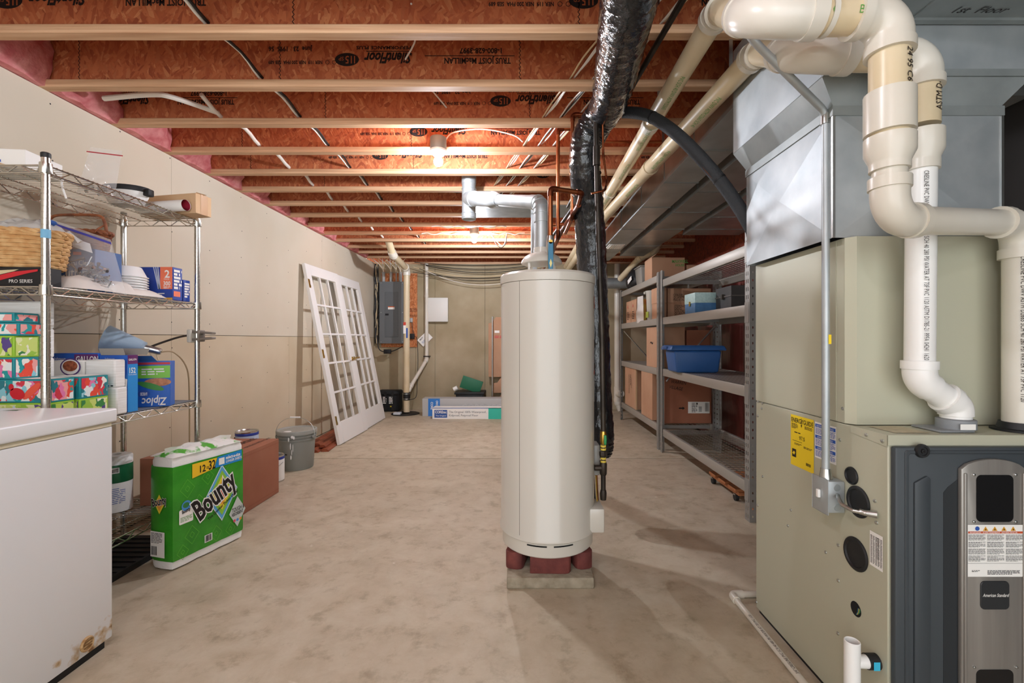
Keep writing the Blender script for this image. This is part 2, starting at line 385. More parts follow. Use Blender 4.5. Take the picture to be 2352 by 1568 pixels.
# pink batts tucked into the bay ends above the drywall
for n in range(-2, 14):
    y0, y1 = J0+SP*(n-1)-.015, J0+SP*n-.035; rr = random.Random(n); vs = []; fs = []
    for i in range(7):
        for k in range(7):
            e = math.sin(math.pi*i/6)*math.sin(math.pi*k/6)
            vs.append((-2.40+.07*e+rr.uniform(-.02, .02), y0+(y1-y0)*i/6, 2.468+.28*k/6))
    for i in range(6):
        for k in range(6): fs.append((i*7+k, i*7+k+1, (i+1)*7+k+1, (i+1)*7+k))
    o = len(vs); vs += [(-2.60, v[1], v[2]) for v in vs[:]]
    fs += [tuple(o+q for q in f[::-1]) for f in fs[:]]
    for i in range(6):
        for a, bb in ((i*7, (i+1)*7), (i*7+6, (i+1)*7+6), (i, i+1), (42+i, 42+i+1)): fs.append((a, bb, bb+o, a+o))
    MB().add(vs, fs).build('insulation_batt', PINK, wl, True)
# ------------------------------------------------------------------ bulbs
GLOW = mk('bulb_glow', '#ffffff', .4, emit='#f2f5ff', estr=BULB)
GLOWF = mk('bulb_glow_far', '#ffffff', .4, emit='#f2f5ff', estr=BULB*1.7)
GLOWB = mk('bulb_glow_dim', '#ffffff', .4, emit='#f2f5ff', estr=BULB*.5)
BOXG = mk('junction_box_grey', '#7c8684', .5)
PORC = mk('porcelain', '#ecebe6', .25)
for (x, y, lab) in ((-.55, J0+SP*3-.107, 'lit bulb in porcelain holder on grey round box, hanging before the galvanised vent tee'),
                    (-.55, J0+SP*9-.107, 'lit bulb in porcelain holder beside the drooping white cables near the concrete wall'),
                    (-.55, .64, 'lit bulb in porcelain holder over the open floor by the chest freezer'),
                    (-.55, -1.0, 'added unseen fill bulb in porcelain holder behind the chest freezer end of the room')):  # last bulb is added out of view behind the camera for fill
    t = thing('ceiling_bulb', lab, 'light', (x, y, 2.35), 'bare bulbs under the joists')
    MB().lathe([(.052, 2.455), (.055, 2.46), (.055, 2.535), (.05, 2.54)], 20, (x, y, 0)).build('junction_box', BOXG, t, True)
    MB().lathe([(.02, 2.415), (.032, 2.418), (.055, 2.44), (.058, 2.4545), (.02, 2.4545)], 20, (x, y, 0)).build('lamp_holder', PORC, t, True)
    MB().lathe([(.0, 2.345), (.012, 2.347), (.024, 2.355), (.031, 2.371), (.030, 2.386), (.022, 2.402), (.014, 2.4145)], 14, (x, y, 0)).build('bulb', GLOWF if y > 4 else GLOW if y > 2 else GLOWB, t, True)
# ------------------------------------------------------------------ water heater on its pad
hx, hy, hr = .145, 2.40, .243
pad = tag(MB().box(-.062, .352, 2.156, 2.575, .0, .052).build('paver_slab', mk('paver_concrete', '#a59a86', .95, c2='#8b806c', scale=20, detail=6, bump=.5, bscale=60), bev=.006), 'square grey concrete paver under the bricks of the water heater', 'paver')
BRK = mk('red_brick', '#7a3d36', .8, c2='#5e2b27', scale=14, detail=6, bump=.4, bscale=50)
for i, (bx, by, rz, rnd) in enumerate(((hx-.155, 2.33, 1.35, 1), (hx+.005, 2.235, -.03, 0), (hx+.155, 2.33, -1.35, 1), (hx, 2.51, 0, 0))):
    M = Matrix.Translation((bx, by, .0525)) @ Matrix.Rotation(rz, 4, 'Z')
    pr = [(-.10, -.045), (.07, -.045), (.088, -.038), (.098, -.02), (.10, 0), (.098, .02), (.088, .038), (.07, .045), (-.10, .045)]
    if i == 0: pr = [(-u, v) for u, v in pr[::-1]]
    b_ = MB(M).prism(pr, 0, .083).build('brick', BRK, None, bev=.004)
    tag(b_, ('red brick with rounded end under the heater, beside the open floor', 'red brick lying crosswise at the front of the paver under the heater', 'red brick with rounded end under the heater, on the gas pipe side', 'red brick at the rear of the paver under the heater')[i], 'brick', 'bricks carrying the water heater')
t = thing('water_heater', 'tall beige cylindrical gas water heater standing on red bricks', 'water heater', (hx, hy, .136))
c0 = (hx, hy, 0)
MB().lathe([(.01, .137), (hr-.012, .137), (hr-.008, .142), (hr-.008, .205), (.01, .205)], 64, c0).build('base_ring', TANKM, t, True)
body = MB().lathe([(.01, .206), (hr-.002, .206), (hr+.006, .212), (hr+.006, .222), (hr, .232), (hr, 1.462), (.01, 1.462)], 72, c0).build('jacket', TANKM, t, True)
MB().lathe([(.01, 1.4635), (hr+.004, 1.4635), (hr+.005, 1.468), (hr+.005, 1.502), (hr-.004, 1.513), (hr-.03, 1.518), (.01, 1.52)], 72, c0).build('top_cap', TANKM, t, True)
aS = math.radians(-90-37)
MB(Matrix.Translation((hx+math.cos(aS)*hr, hy+math.sin(aS)*hr, 0)) @ Matrix.Rotation(aS+math.pi/2, 4, 'Z')).box(-.0012, .0012, -.0008, .002, .232, 1.462).build('seam', mk('seam_grey', '#8d887d', .5), body)
m = MB()
for a0 in (-118, -86):
    for k in range(6):
        a = math.radians(a0+k*4); b2 = math.radians(a0+k*4+4); R = hr-.0068
        m.add([(hx+R*math.cos(a), hy+R*math.sin(a), .190), (hx+R*math.cos(b2), hy+R*math.sin(b2), .190), (hx+R*math.cos(b2), hy+R*math.sin(b2), .197), (hx+R*math.cos(a), hy+R*math.sin(a), .197)], [(0,1,2,3)])
m.build('air_slot', DARK, t)
# draft hood
dh = MB().lathe([(.105, 1.575), (.108, 1.578), (.104, 1.592), (.09, 1.612), (.065, 1.628), (.042, 1.634), (.040, 1.66)], 40, (.115, hy, 0)).build('draft_hood', TANKM, t, True)
for a in (.6, 2.2, 3.8, 5.4): MB().box(.115+.085*math.cos(a)-.006, .115+.085*math.cos(a)+.006, hy+.085*math.sin(a)-.003, hy+.085*math.sin(a)+.003, 1.519, 1.595).build('hood_leg', TANKM, dh)
# labels on the right-hand side, gas control and burner cover
def wrap(name, mat, a0, a1, z0, z1, off=.0012, par=t):
    m = MB(); k = 8; R = hr+off
    for i in range(k):
        a = math.radians(a0+(a1-a0)*i/k); c = math.radians(a0+(a1-a0)*(i+1)/k)
        m.add([(hx+R*math.cos(a), hy+R*math.sin(a), z0), (hx+R*math.cos(c), hy+R*math.sin(c), z0), (hx+R*math.cos(c), hy+R*math.sin(c), z1), (hx+R*math.cos(a), hy+R*math.sin(a), z1)], [(0,1,2,3)])
    return m.build(name, mat, par)
wrap('warning_label', PAPER, -18, 30, .86, 1.02, par=body); wrap('warning_band', mk('label_red', '#c8402c', .5), -18, 30, 1.0, 1.02, .002, par=body)
wrap('rating_label', PAPER, -16, 30, 1.18, 1.30, par=body); wrap('rating_band', mk('label_orange', '#d8642e', .5), -16, 30, 1.34, 1.40, .002, par=body)
MB().box(hx+hr+.004, hx+hr+.036, 2.41, 2.52, .46, .62).build('gas_control', mk('control_grey', '#a9a7a2', .4), t, bev=.006)
MB().lathe([(.02, 0), (.024, .004), (.024, .02), (.02, .024)], 16, (hx+hr+.036, 2.44, .51), Matrix.Rotation(math.pi/2, 4, 'Y')).build('control_knob', BLK, t, True)
MB().box(hx+hr-.06, hx+hr+.034, 2.27, 2.47, .215, .335).build('burner_cover', TANKM, t, bev=.008)
for k, (mm, dx) in enumerate(((BRASS, .016), (COPPER, .024), (BLK, .010))):
    MB().tube([(hx+hr+dx, 2.42+.02*k, .46), (hx+hr+dx, 2.38+.02*k, .33)], .004, 8).build('burner_tube', mm, t, True)
# cold water valve with blue lever on top of the heater
vx = (1264-VX)*2.25/FPX; vy = 2.25
t2 = thing('shutoff_valve', 'chrome ball valve with long blue lever above the heater', 'valve', (vx, vy, 1.522))
MB().tube([(vx, vy, 1.522), (vx, vy, 1.60)], .013, 14).build('brass_nipple', mk('brass_green', '#8d8147', .45, .8), t2, True)
MB().tube([(vx, vy, 1.60), (vx, vy, 1.615), (vx, vy, 1.66), (vx, vy, 1.69)], .02, 16, radii=[.016, .021, .021, .016]).build('valve_body', STEEL, t2, True)
MB().tube([(vx, vy-.018, 1.655), (vx, vy-.034, 1.655)], .010, 12).build('lever_nut', BRASS, t2, True)
lv = MB().prism([(-.012, .08), (.012, .08), (.013, -.005), (.011, -.06), (.008, -.072), (-.008, -.072), (-.011, -.06), (-.013, -.005)], 0, .008, FCAM(vx, vy-.026, 1.575)).build('lever', mk('lever_blue', '#2f7596', .45), t2, bev=.002, seg=1)
shape('lever_mark', mk('lever_yellow', '#d8cf8a', .5), lv, FCAM(vx, vy-.034, 1.55), [(0, .022), (.007, 0), (0, -.022), (-.007, 0)])
# ------------------------------------------------------------------ galvanised vent of the heater
t = thing('flue_vent', 'shiny galvanised round vent pipe rising from heater to a capped tee', 'vent pipe', (.115, 2.42, 1.661))
e0 = Vector((.115, 2.42, 1.905)); e1 = Vector((-.42, 3.76, 2.34)); dr = (e1-e0).normalized()
MB().tube([(.115, 2.42, 1.661), (.115, 2.42, 1.84)], .037, 28).build('riser_pipe', GALV, t, True)
path, arcs = fillet([(.115, 2.42, 1.80), e0, e0+dr*.14], .075, 10)
el = MB().tube(path, .0405, 28).build('elbow', GALV, t, True)
for q in (1, 4, 7, 10): MB().tube([path[q]-(path[q+1]-path[q-1]).normalized()*.003, path[q]+(path[q+1]-path[q-1]).normalized()*.003], .043, 28).build('bead', GALV, el, True)
ln = (e1-e0).length
MB().tube([e0+dr*.10, e0+dr*(ln*.5)], .0385, 28).build('connector_pipe', GALV, t, True)
MB().tube([e0+dr*(ln*.47), e0+dr*(ln*.5), e0+dr*(ln*.55), e0+dr*(ln*.57)], .05, 28, radii=[.042, .044, .058, .06]).build('increaser', GALV, t, True)
MB().tube([e0+dr*(ln*.55), e1-dr*.12], .0575, 28).build('large_pipe', GALV, t, True)
MB().tube([e1-dr*.17, e1-dr*.02], .062, 28).build('tee_branch', GALV, t, True)
tee = MB().lathe([(.05, 2.165), (.056, 2.168), (.059, 2.175), (.059, 2.215), (.057, 2.217), (.057, 2.46), (.0595, 2.462), (.0595, 2.70)], 32, (e1.x, e1.y, 0)).build('tee', GALV, t, True)
for z in (2.178, 2.212, 2.415): MB().lathe([(.0605, z), (.062, z+.003), (.0605, z+.006)], 32, (e1.x, e1.y, 0)).build('bead', GALV, tee, True)
# sheet-metal panning below a joist bay, and the pale riser behind the vent
tag(MB().box(-.47, .75, J0+SP*6-.04, J0+SP*7-.005, ZJ-.004, ZJ-.001).build('sheet_panning', GALVD), 'flat sheet metal panning closing one joist bay behind the vent', 'sheet metal')
rs = thing('riser_duct', 'narrow upright galvanised duct behind the vent riser', 'duct', (.13, 4.25, 0))
MB().box(.105, .16, 4.2, 4.3, 0, ZJ).build('duct_body', GALV, rs, bev=.002, seg=1)
MB().box(.103, .162, 4.198, 4.302, 2.33, 2.345).build('joint_band', GALVD, rs)
# ------------------------------------------------------------------ furnace
fx0, fx1, fd0, fd1 = 1.026, 1.53, 1.27, 1.98
t = thing('furnace', 'beige sheet metal gas furnace with charcoal front door and coil case', 'furnace', (1.28, 1.62, .0))
cab = MB().box(fx0, fx1, fd0, fd1, .018, .912).build('cabinet', BEIGE, t, bev=.003, seg=1)
MB().box(fx0+.01, fx1-.01, fd0+.01, fd1-.01, 0, .018).build('base_rail', BLK, t)
coil = MB().add([(fx0, fd1, .915), (fx0, 1.44, .915), (fx0+.02, 1.415, .915), (fx1, 1.415, .915), (fx1, fd1, .915),
                 (fx0, fd1, 1.50), (fx0, 1.44, 1.50), (fx0+.02, 1.415, 1.50), (fx1, 1.415, 1.50), (fx1, fd1, 1.50)],
                [(0,1,2,3,4)[::-1], (5,6,7,8,9), (0,1,6,5), (1,2,7,6), (2,3,8,7), (3,4,9,8), (4,0,5,9)]).build('coil_case', BEIGE, t)
MB().box(fx0-.0015, fx0, 1.478, fd1-.001, .918, 1.497).build('coil_side_panel', BEIGE, coil)
lip = MB().box(fx0-.002, fx1, fd0-.003, fd0+.0, .885, .9135).build('front_lip', BEIGE, cab)
MB().add([(fx0-.003, 1.27, .9135), (fx0-.003, 1.41, .9135), (fx0-.003, 1.41, .893), (fx0-.003, 1.27, .880)], [(0,1,2,3)]).build('side_lip', BEIGE, cab)
def S(px, py): d = fx0*FPX/(px-VX); return d, HC-(py-VY)*d/FPX
SCR = []
scr = None
for px, py in ((1742, 922), (1752, 926), (1750, 938), (1741, 955), (1752, 1094), (1741, 1160), (1817, 1171), (1810, 1207), (1926, 1252), (1897, 1268), (1926, 1333), (1925, 1454), (2010, 1150), (2014, 1200), (1738, 1382), (1930, 1010), (1936, 938)):
    d, z = S(px, py)
    if scr is None:
        scr = MB().lathe([(.0055, 0), (.005, .003), (.002, .0045)], 8, (fx0, d, z), Matrix.Rotation(-math.pi/2, 4, 'Y')).build('screw', STEEL, cab, True); s0 = (d, z)
    else: share(scr, (0, d-s0[0], z-s0[1]), cab, 'screw')
for d, z in ((1.345, .898), (1.285, .893)): share(scr, (-.003, d-s0[0], z-s0[1]), cab, 'screw')
RY = Matrix.Rotation(-math.pi/2, 4, 'Y')
for d, z, r in ((1.408, .759, .027), (1.381, .688, .047), (1.3915, .525, .050)):
    MB().lathe([(r, 0), (r, .003), (r*.93, .006), (r*.80, .006), (r*.74, .002), (.002, .0015)], 36, (fx0, d, z), RY).build('plug_cap', RUB, cab, True)
MB().lathe([(.022, .0004), (.002, .0006)], 24, (fx0, 1.3915, .357), RY).build('wire_port', DARK, cab)
for k, cc in enumerate(('#2d7f4a', '#c79a3c', '#2c6e86')): MB().tube([(fx0-.0012, 1.381+.0035*k, .348-.003*k), (fx0-.002, 1.374+.0035*k, .357-.002*k), (fx0-.0012, 1.3745+.003*k, .366)], .0014, 6).build('wire', mk('wire_'+cc[1:], cc, .5), cab, True)
# labels on the side
FS = FLEFT(fx0, 0, 0)
yel = decal('energy_label', mk('label_yellow', '#f3d21c', .55), cab, FS, -1.724, -1.589, .71, .898)
FY = FLEFT(fx0-.0012, 0, 0)
text('ENERGYGUIDE', .0235, INK, yel, FY, -1.720, .872, sx=.82, bold=.012, off=.0008)
lines_print(INK, yel, FY, -1.718, -1.68, .848, .868, 5, 1, off=.0008); lines_print(INK, yel, FY, -1.64, -1.597, .856, .868, 3, 2, off=.0008)
lines_print(INK, yel, FY, -1.70, -1.648, .832, .839, 1, 3, off=.0008); text('97.5', .02, INK, yel, FY, -1.672, .812, off=.0008)
decal('print', INK, yel, FY, -1.712, -1.655, .803, .8045, .0008); shape('print', INK, yel, FY, [(-1.662, .868), (-1.654, .868), (-1.658, .857)], .0008)
decal('print', INK, yel, FY, -1.659, -1.657, .862, .892, .0008)
lines_print(INK, yel, FY, -1.700, -1.655, .789, .797, 2, 4, off=.0008); lines_print(INK, yel, FY, -1.645, -1.597, .786, .794, 2, 5, off=.0008)
decal('print', INK, yel, FY, -1.714, -1.690, .742, .772, .0008); bars_print(INK, yel, FY, -1.632, -1.604, .728, .738, off=.0008)
shape('print', mk('label_yellow', ''), yel, FY, [(-1.711, .755), (-1.702, .765), (-1.694, .760), (-1.70, .750)], .0016)
blu = decal('notice_label', PAPER, cab, FS, -1.583, -1.476, .772, .895)
for k in range(3):
    z = .878-.038*k
    for a, bb in ((-1.580, -1.532), (-1.528, -1.479)):
        decal('print', mk('label_blue', '#1f58b8', .5), blu, FY, a, bb, z, z+.011, .0008)
        text('NOTICE' if k == 0 else 'AVISO', .009, PAPER, blu, FY, (a+bb)/2, z+.002, align='CENTER', off=.0014)
        lines_print(INKB, blu, FY, a+.001, bb-.001, z-.024, z-.002, 6, k*3, off=.0008)
wlb = decal('serial_label', PAPER, cab, FS, -1.335, -1.287, .522, .622)
for k in range(5): lines_print(INK, wlb, FY, -1.331+.009*k, -1.325+.009*k, .53, .612, 20, k, .45, .0008)
text('R20291 02002VS1', .0085, INK, wlb, FY, -1.307, .612, rot=-math.pi/2, off=.0012)
# front door: charcoal moulded panel, silver column with windows
YF = fd0
def Q(px, py): v = P(px, py, YF-.022); return v.x, v.z
door = MB().box(fx0+.004, fx1, YF-.020, YF-.001, .03, .884).build('front_door', CHAR, t, bev=.006)
FD = FCAM(0, YF-.020, 0)
MB(FD).prism([(1.055, .02), (1.055, .872), (1.06, .876), (1.52, .876), (1.52, .866), (1.07, .866), (1.066, .862), (1.066, .02)], -.001, .003).build('door_rim', CHAR, door, bev=.002, seg=1)
gl = [(2099, 1568), (2099, 1108), (2128, 1092), (2136, 1098), (2136, 1568)]; gp = [Q(*p) for p in gl]; gp[0] = (gp[0][0], .04); gp[-1] = (gp[-1][0], .04)
MB(FD).prism(gp[::-1], -.001, .006).build('door_rib', CHAR, door, bev=.003)
a_, _ = Q(2168, 0); b_, _ = Q(2205, 0)
MB(FD).prism([(a_, .04), (b_, .04), (b_, .80), (a_+.012, .775), (a_, .76)], -.001, .001).build('finger_pull', mk('pull_dark', '#24282b', .6), door)
kx, kz = Q(2117, 1035)
RXm = Matrix.Rotation(math.pi/2, 4, 'X')
MB().lathe([(.019, 0), (.019, .004), (.017, .009), (.012, .009), (.011, .006), (.002, .006)], 30, (kx, YF-.020, kz), RXm).build('door_knob', mk('knob_black', '#1d1e20', .5), door, True)
MB().lathe([(.007, .006), (.006, .0095), (.003, .0098), (.001, .007)], 6, (kx, YF-.020, kz), RXm).build('knob_hub', BLK, door)
SILV = mk('door_silver', '#a6a19a', .38, .55, c2='#9a958e', scale=40, stretch=(1, 1, .05))
x0, zt = Q(2200, 1075); x1, _ = Q(2348, 1075); _, zc = Q(2270, 1052)
poly = [(x0, .035), (x1, .035)]+[(x0+(x1-x0)*(1-k/10), zt+(zc-zt)*(1-((k-5)/5)**2)**.7) for k in range(11)]
colm = MB(FCAM(0, YF-.0205, 0)).prism(poly, 0, .012).build('silver_column', SILV, t, bev=.003)
for px in (2208, 2341):
    x, _ = Q(px, 0); MB().box(x-.004, x+.004, YF-.0365, YF-.0325, .035, zt-.01).build('column_rib', SILV, colm, bev=.002)
def rrect(u0, u1, v0, v1, r=.012, bulge=.004):
    p = []
    for (cu, cv, a0) in ((u1-r, v0+r, -90), (u1-r, v1-r, 0), (u0+r, v1-r, 90), (u0+r, v0+r, 180)):
        for k in range(5): a = math.radians(a0+22.5*k); p.append((cu+r*math.cos(a), cv+r*math.sin(a)))
    mid = (u0+u1)/2; hw = (u1-u0)/2
    return [(u, v+(bulge if v > (v0+v1)/2 else -bulge)*(1-((u-mid)/hw)**2)) for u, v in p]
FC2 = FCAM(0, YF-.0325, 0)
GLS = mk('window_black', '#1a1a1b', .12)
for ya, yb in ((1089, 1193), (1532, 1640)):
    (u0, v1), (u1, v0) = Q(2233, ya), Q(2317, yb)
    MB(FC2).prism(rrect(u0, u1, v0, v1), -.001, .0015).build('sight_window', GLS, colm)
for px, py in ((2227, 1087), (2322, 1087), (2227, 1194), (2322, 1194), (2228, 1525), (2324, 1525)):
    x, z = Q(px, py); MB().lathe([(.004, 0), (.0035, .003), (.001, .004)], 8, (x, YF-.0325, z), RXm).build('screw', STEEL, colm, True)
(u0, v1), (u1, v0) = Q(2213, 1201), Q(2340, 1319)
wn = decal('warning_label', PAPER, colm, FC2, u0, u1, v0, v1)
FC3 = FCAM(0, YF-.0337, 0); hh = v1-v0; ww = u1-u0
decal('print', mk('warning_orange', '#c8532a', .5), wn, FC3, u0+.001, u1-.001, v1-hh*.165, v1-hh*.125, .0006)
text('WARNING  AVERTISSEMENT  ADVERTENCIA', .0062, PAPER, wn, FC3, u0+.004, v1-hh*.16, sx=1.05, off=.0012)
for k in range(4): shape('print', mk('warning_amber', '#e0a02c', .5), wn, FC3, [(u0+ww*(.27+.165*k), v1-hh*.115), (u0+ww*(.365+.165*k), v1-hh*.115), (u0+ww*(.3175+.165*k), v1-hh*.03)], .0006)
for k in range(4): shape('print', INK, wn, FC3, ell(u0+ww*(.3175+.165*k), v1-hh*.088, .0012, .0028, 8), .0012)
shape('print', INKB, wn, FC3, ell(u0+ww*.17, v1-hh*.07, .006, .006, 16), .0006)
for c_ in range(3):
    for r_ in range(4): lines_print(INK, wn, FC3, u0+ww*(.01+.335*c_), u0+ww*(.315+.335*c_), v1-hh*(.30+.135*r_), v1-hh*(.185+.135*r_), 6, c_*5+r_, .4, .0006)
lines_print(INK, wn, FC3, u0+ww*.35, u0+ww*.93, v0+hh*.04, v0+hh*.13, 4, 44, .5, .0006); lines_print(INK, wn, FC3, u0+ww*.07, u0+ww*.22, v0+hh*.09, v0+hh*.13, 2, 45, .5, .0006)
for z in (.26,): decal('print', INK, wn, FC3, u0, u1, v0+hh*z, v0+hh*(z+.004), .0006)
(u0, v1), (u1, v0) = Q(2242, 1330), Q(2307, 1392)
bd = MB(FC2).prism(rrect(u0, u1, v0, v1, .01, .003), -.001, .003).build('badge', mk('badge_black', '#2c2e30', .4), colm, bev=.001, seg=1)
text('American Standard', .0125, PAPER, bd, FCAM(0, YF-.0358, 0), (u0+u1)/2, (v0+v1)/2-.003, sx=.72, shear=.3, bold=.008, align='CENTER', off=.0006)
# fittings on the deck of the lower cabinet
MB().box(1.20, 1.30, 1.30, 1.40, .913, .919).build('vent_plate', mk('collar_grey', '#8b8f92', .5), t, bev=.002, seg=1)
vp = P(2195, 985, 1.345)
MB().lathe([(.046, .919), (.046, .945), (.043, .947)], 28, (vp.x, 1.345, 0)).build('vent_collar', mk('collar_grey', ''), t, True)
decal('collar_tag', PAPER, t, FCAM(vp.x, 1.345-.0465, 0), -.032, .012, .922, .938); 
MB().lathe([(.062, .913), (.062, .918), (.048, .92), (.043, .938)], 28, (P(2340, 0, 1.34).x, 1.34, 0)).build('intake_gasket', RUB, t, True)
MB().lathe([(.0425, .922), (.0435, .923), (.0435, .936), (.0425, .937)], 28, (P(2340, 0, 1.34).x, 1.34, 0)).build('hose_clamp', STEEL, t, True)
decal('deck_label', mk('deck_sticker', '#c9bfa2', .7, c2='#b9ae92', scale=60), t, FTOP(0, 0, .912), 1.07, 1.17, 1.30, 1.40)
# ------------------------------------------------------------------ plenum and trunk ducts
t = thing('supply_plenum', 'galvanised sheet metal plenum box with cross-broken faces above the furnace', 'duct', (1.26, 1.7, 1.501))
px0, px1, pd0, pd1 = .99, 1.52, 1.44, 1.99
def xbreak(a, b_, c, d, nrm, h=.014):
    a, b_, c, d = map(Vector, (a, b_, c, d)); m = (a+b_+c+d)/4+Vector(nrm)*h
    return MB().add([a, b_, c, d, m], [(0,1,4), (1,2,4), (2,3,4), (3,0,4)])
z0, z1 = 1.501, 1.895
xbreak((px0, pd1, z0), (px0, pd0, z0), (px0, pd0, z1), (px0, pd1, z1), (-1,0,0)).build('plenum_side', GALV, t)
xbreak((px0, pd0, z0), (px1, pd0, z0), (px1, pd0, z1), (px0, pd0, z1), (0,-1,0)).build('plenum_front', GALV, t)
MB().poly([(px1, pd0, z0), (px1, pd1, z0), (px1, pd1, z1), (px1, pd0, z1)]).build('plenum_far_side', GALV, t)
MB().poly([(px1, pd1, z0), (px0, pd1, z0), (px0, pd1, z1), (px1, pd1, z1)]).build('plenum_back', GALV, t)
for x in (px0-.004, px1-.002):
    MB().box(x, x+.008, pd0-.004, pd0+.004, z0, z1).build('corner_seam', STEEL, t)
MB().hexa([(px0-.006, pd0-.006, 1.885), (px1+.006, pd0-.006, 1.885), (px1+.006, pd1, 1.885), (px0-.006, pd1, 1.885)],
          [(px0-.006, pd0-.006, 1.915), (px1+.006, pd0-.006, 1.915), (px1+.006, pd1, 1.915), (px0-.006, pd1, 1.915)]).build('drive_cleat', GALVD, t)
MB().hexa([(px0, pd0, 1.915), (px1, pd0, 1.915), (px1, pd1, 1.915), (px0, pd1, 1.915)],
          [(.945, 1.425, 2.0), (1.60, 1.425, 2.0), (1.60, 2.02, 2.0), (.945, 2.02, 2.0)]).build('transition', GALVD, t)
MB().box(.945, 1.60, 1.425, 2.02, 2.0005, 2.455).build('upper_box', GALV, t, bev=.002, seg=1)
MB().box(.945, 1.61, 1.419, 1.425, 2.0, 2.022).build('joint_band', GALVD, t)
pl = thing('first_floor_duct', 'dull sheet metal duct with handwriting overhead, coming forward from the plenum', 'duct', (1.6, .9, 2.17))
db = MB().box(.96, 2.25, .35, 1.418, 2.168, 2.45).build('duct_body', GALVD, pl, bev=.002, seg=1)
MB().box(1.205, 1.212, .35, 1.415, 2.164, 2.168).build('standing_seam', GALVD, db)
MB().box(.96, 2.25, 1.40, 1.4195, 2.160, 2.168).build('joint_band', GALVD, db)
FU = FR((0, 0, 2.1675), (1, 0, 0), (0, -1, 0))
text('1st  Floor', .038, INK, db, FU, 1.295, -1.378, sx=1.1, shear=.25, off=.0014)
for i, (xa, xb, ya, yb, lab) in enumerate(((1.0, 1.235, 2.03, 6.3, 'long galvanised trunk duct running beside the two white pipes'),
                                           (1.31, 1.62, 2.03, 5.95, 'long galvanised trunk duct between two other ducts over the shelves'),
                                           (1.70, 2.28, 2.03, 4.75, 'wide short galvanised duct against the wrapped wall over the shelves'))):
    t = thing('trunk_duct', lab, 'duct', ((xa+xb)/2, (ya+yb)/2, 2.265))
    ys = [ya]+[y for y in (2.62+.13*i, 3.16+.2*i, 3.75+.15*i, 4.5, 5.3, 6.1) if ya+.2 < y < yb-.2]+[yb]
    for k, (a, bb) in enumerate(zip(ys[:-1], ys[1:])):
        MB().box(xa+.0015*(k % 2), xb-.0015*(k % 2), a, bb-.001, 2.265, 2.462).build('duct_section', TRUNK, t, bev=.0015, seg=1)
        if k: MB().box(xa-.003, xb+.003, a-.008, a+.008, 2.2615, 2.463).build('drive_cleat', GALVD, t)
    MB().box(xa-.004, xa, ya, yb, 2.263, 2.285).build('edge_seam', GALV, t)
vent = thing('ceiling_register', 'small white vent register on the underside of the trunk duct', 'vent', (1.09, 5.3, 2.255))
MB().box(1.02, 1.20, 5.18, 5.42, 2.255, 2.264).build('register_frame', WHITE, vent, bev=.002, seg=1)
for k in range(6): MB().box(1.04+.025*k, 1.05+.025*k, 5.20, 5.40, 2.249, 2.2545).build('louver', WHITE, vent)
# ------------------------------------------------------------------ white vent pipes of the furnace
GRN = mk('green_ink', '#5f9a4a', .7)
def pipe_text(s, size, a, b, r, par, mat, phi=None, u0=0, face=(0, -1, 0), flip=1, sx=1):
    """lettering along a straight pipe, on the side that faces `face`"""
    a = Vector(a); b = Vector(b); ax = (b-a).normalized(); f = Vector(face); f = (f-ax*f.dot(ax)).normalized()
    F = FR(a+f*(r+.0006), ax*flip, f.cross(ax*flip)); return text(s, size, mat, par, F, u0, -size*.35, sx=sx, off=.0004)
# exhaust pipe A
A0 = P(2043, 38, 1.14); A1 = P(1730, 38, 1.14); A2 = Vector((.723, 1.66, 2.375)); A3 = Vector((.775, 7.64, 2.40))
Ab = P(2043, 505, 1.14); Ac = P(2340, 512, 1.34); Ad = Vector((Ac.x, 1.34, .938))
t = thing('exhaust_pipe', 'thick white plastic vent pipe looping over the furnace with wide elbows', 'pipe', (Ad.x, 1.34, .92))
R3 = .0435
path, arcs = fillet([(Ab.x, 1.14, 1.68), A0, A1, A2, A3], [.058, .085, .06], 10)
upper = MB().tube(path, R3, 24).build('upper_pipe', PVCY, t, True)
for k, A in enumerate(arcs):
    (p0, p1), arc, a, bb = A; sk = (.038, .055, .035)[k]
    m = MB().tube([p0+a*sk*.9]+arc+[p1+bb*sk*.9], R3*1.15, 24); m.tube([p0+a*sk*.35, p0+a*sk], R3*1.24, 24); m.tube([p1+bb*sk*.35, p1+bb*sk], R3*1.24, 24)
    m.build('elbow', PVC, t, True)
sleeve(t, P(1890, 38, 1.14), P(1902, 38, 1.14), R3*1.10, PVC, 'ring')
z = lambda y: 1.18+(779-y)*1.14/FPX
sleeve(t, (Ab.x, 1.14, z(214)), (Ab.x, 1.14, z(308)), R3*1.24, PVC)
m = MB().tube([(Ab.x, 1.14, z(y)) for y in (316, 352, 372, 378, 392)], .05, 24, radii=[.054, .054, .044, .043, .043]).build('reducer', PVC, t, True)
lp, arcs = fillet([(Ab.x, 1.14, z(360)), Ab, Ac, Ad], [.06, .06], 10)
RS = .0365
MB().tube(lp, RS, 22).build('lower_pipe', PVC, t, True)
for A in arcs:
    (p0, p1), arc, a, bb = A
    m = MB().tube([p0+a*.037]+arc+[p1+bb*.037], RS*1.13, 22); m.tube([p0+a*.012, p0+a*.04], RS*1.24, 22); m.tube([p1+bb*.012, p1+bb*.04], RS*1.24, 22); m.build('elbow', PVC, t, True)
pipe_text('24 95 C6', .032, (A0.x, 1.14, z(130)), (A0.x, 1.14, z(200)), R3, upper, INK, face=(.45, -1, 0), sx=.7)
pipe_text('C', .028, P(1886, 38, 1.14), P(1850, 38, 1.14), R3, upper, GRN, face=(0, -1, -.25), flip=-1)
pipe_text('BB', .026, P(1945, 38, 1.14), P(1850, 38, 1.14), R3, upper, GRN, face=(0, -1, -.25), flip=-1)
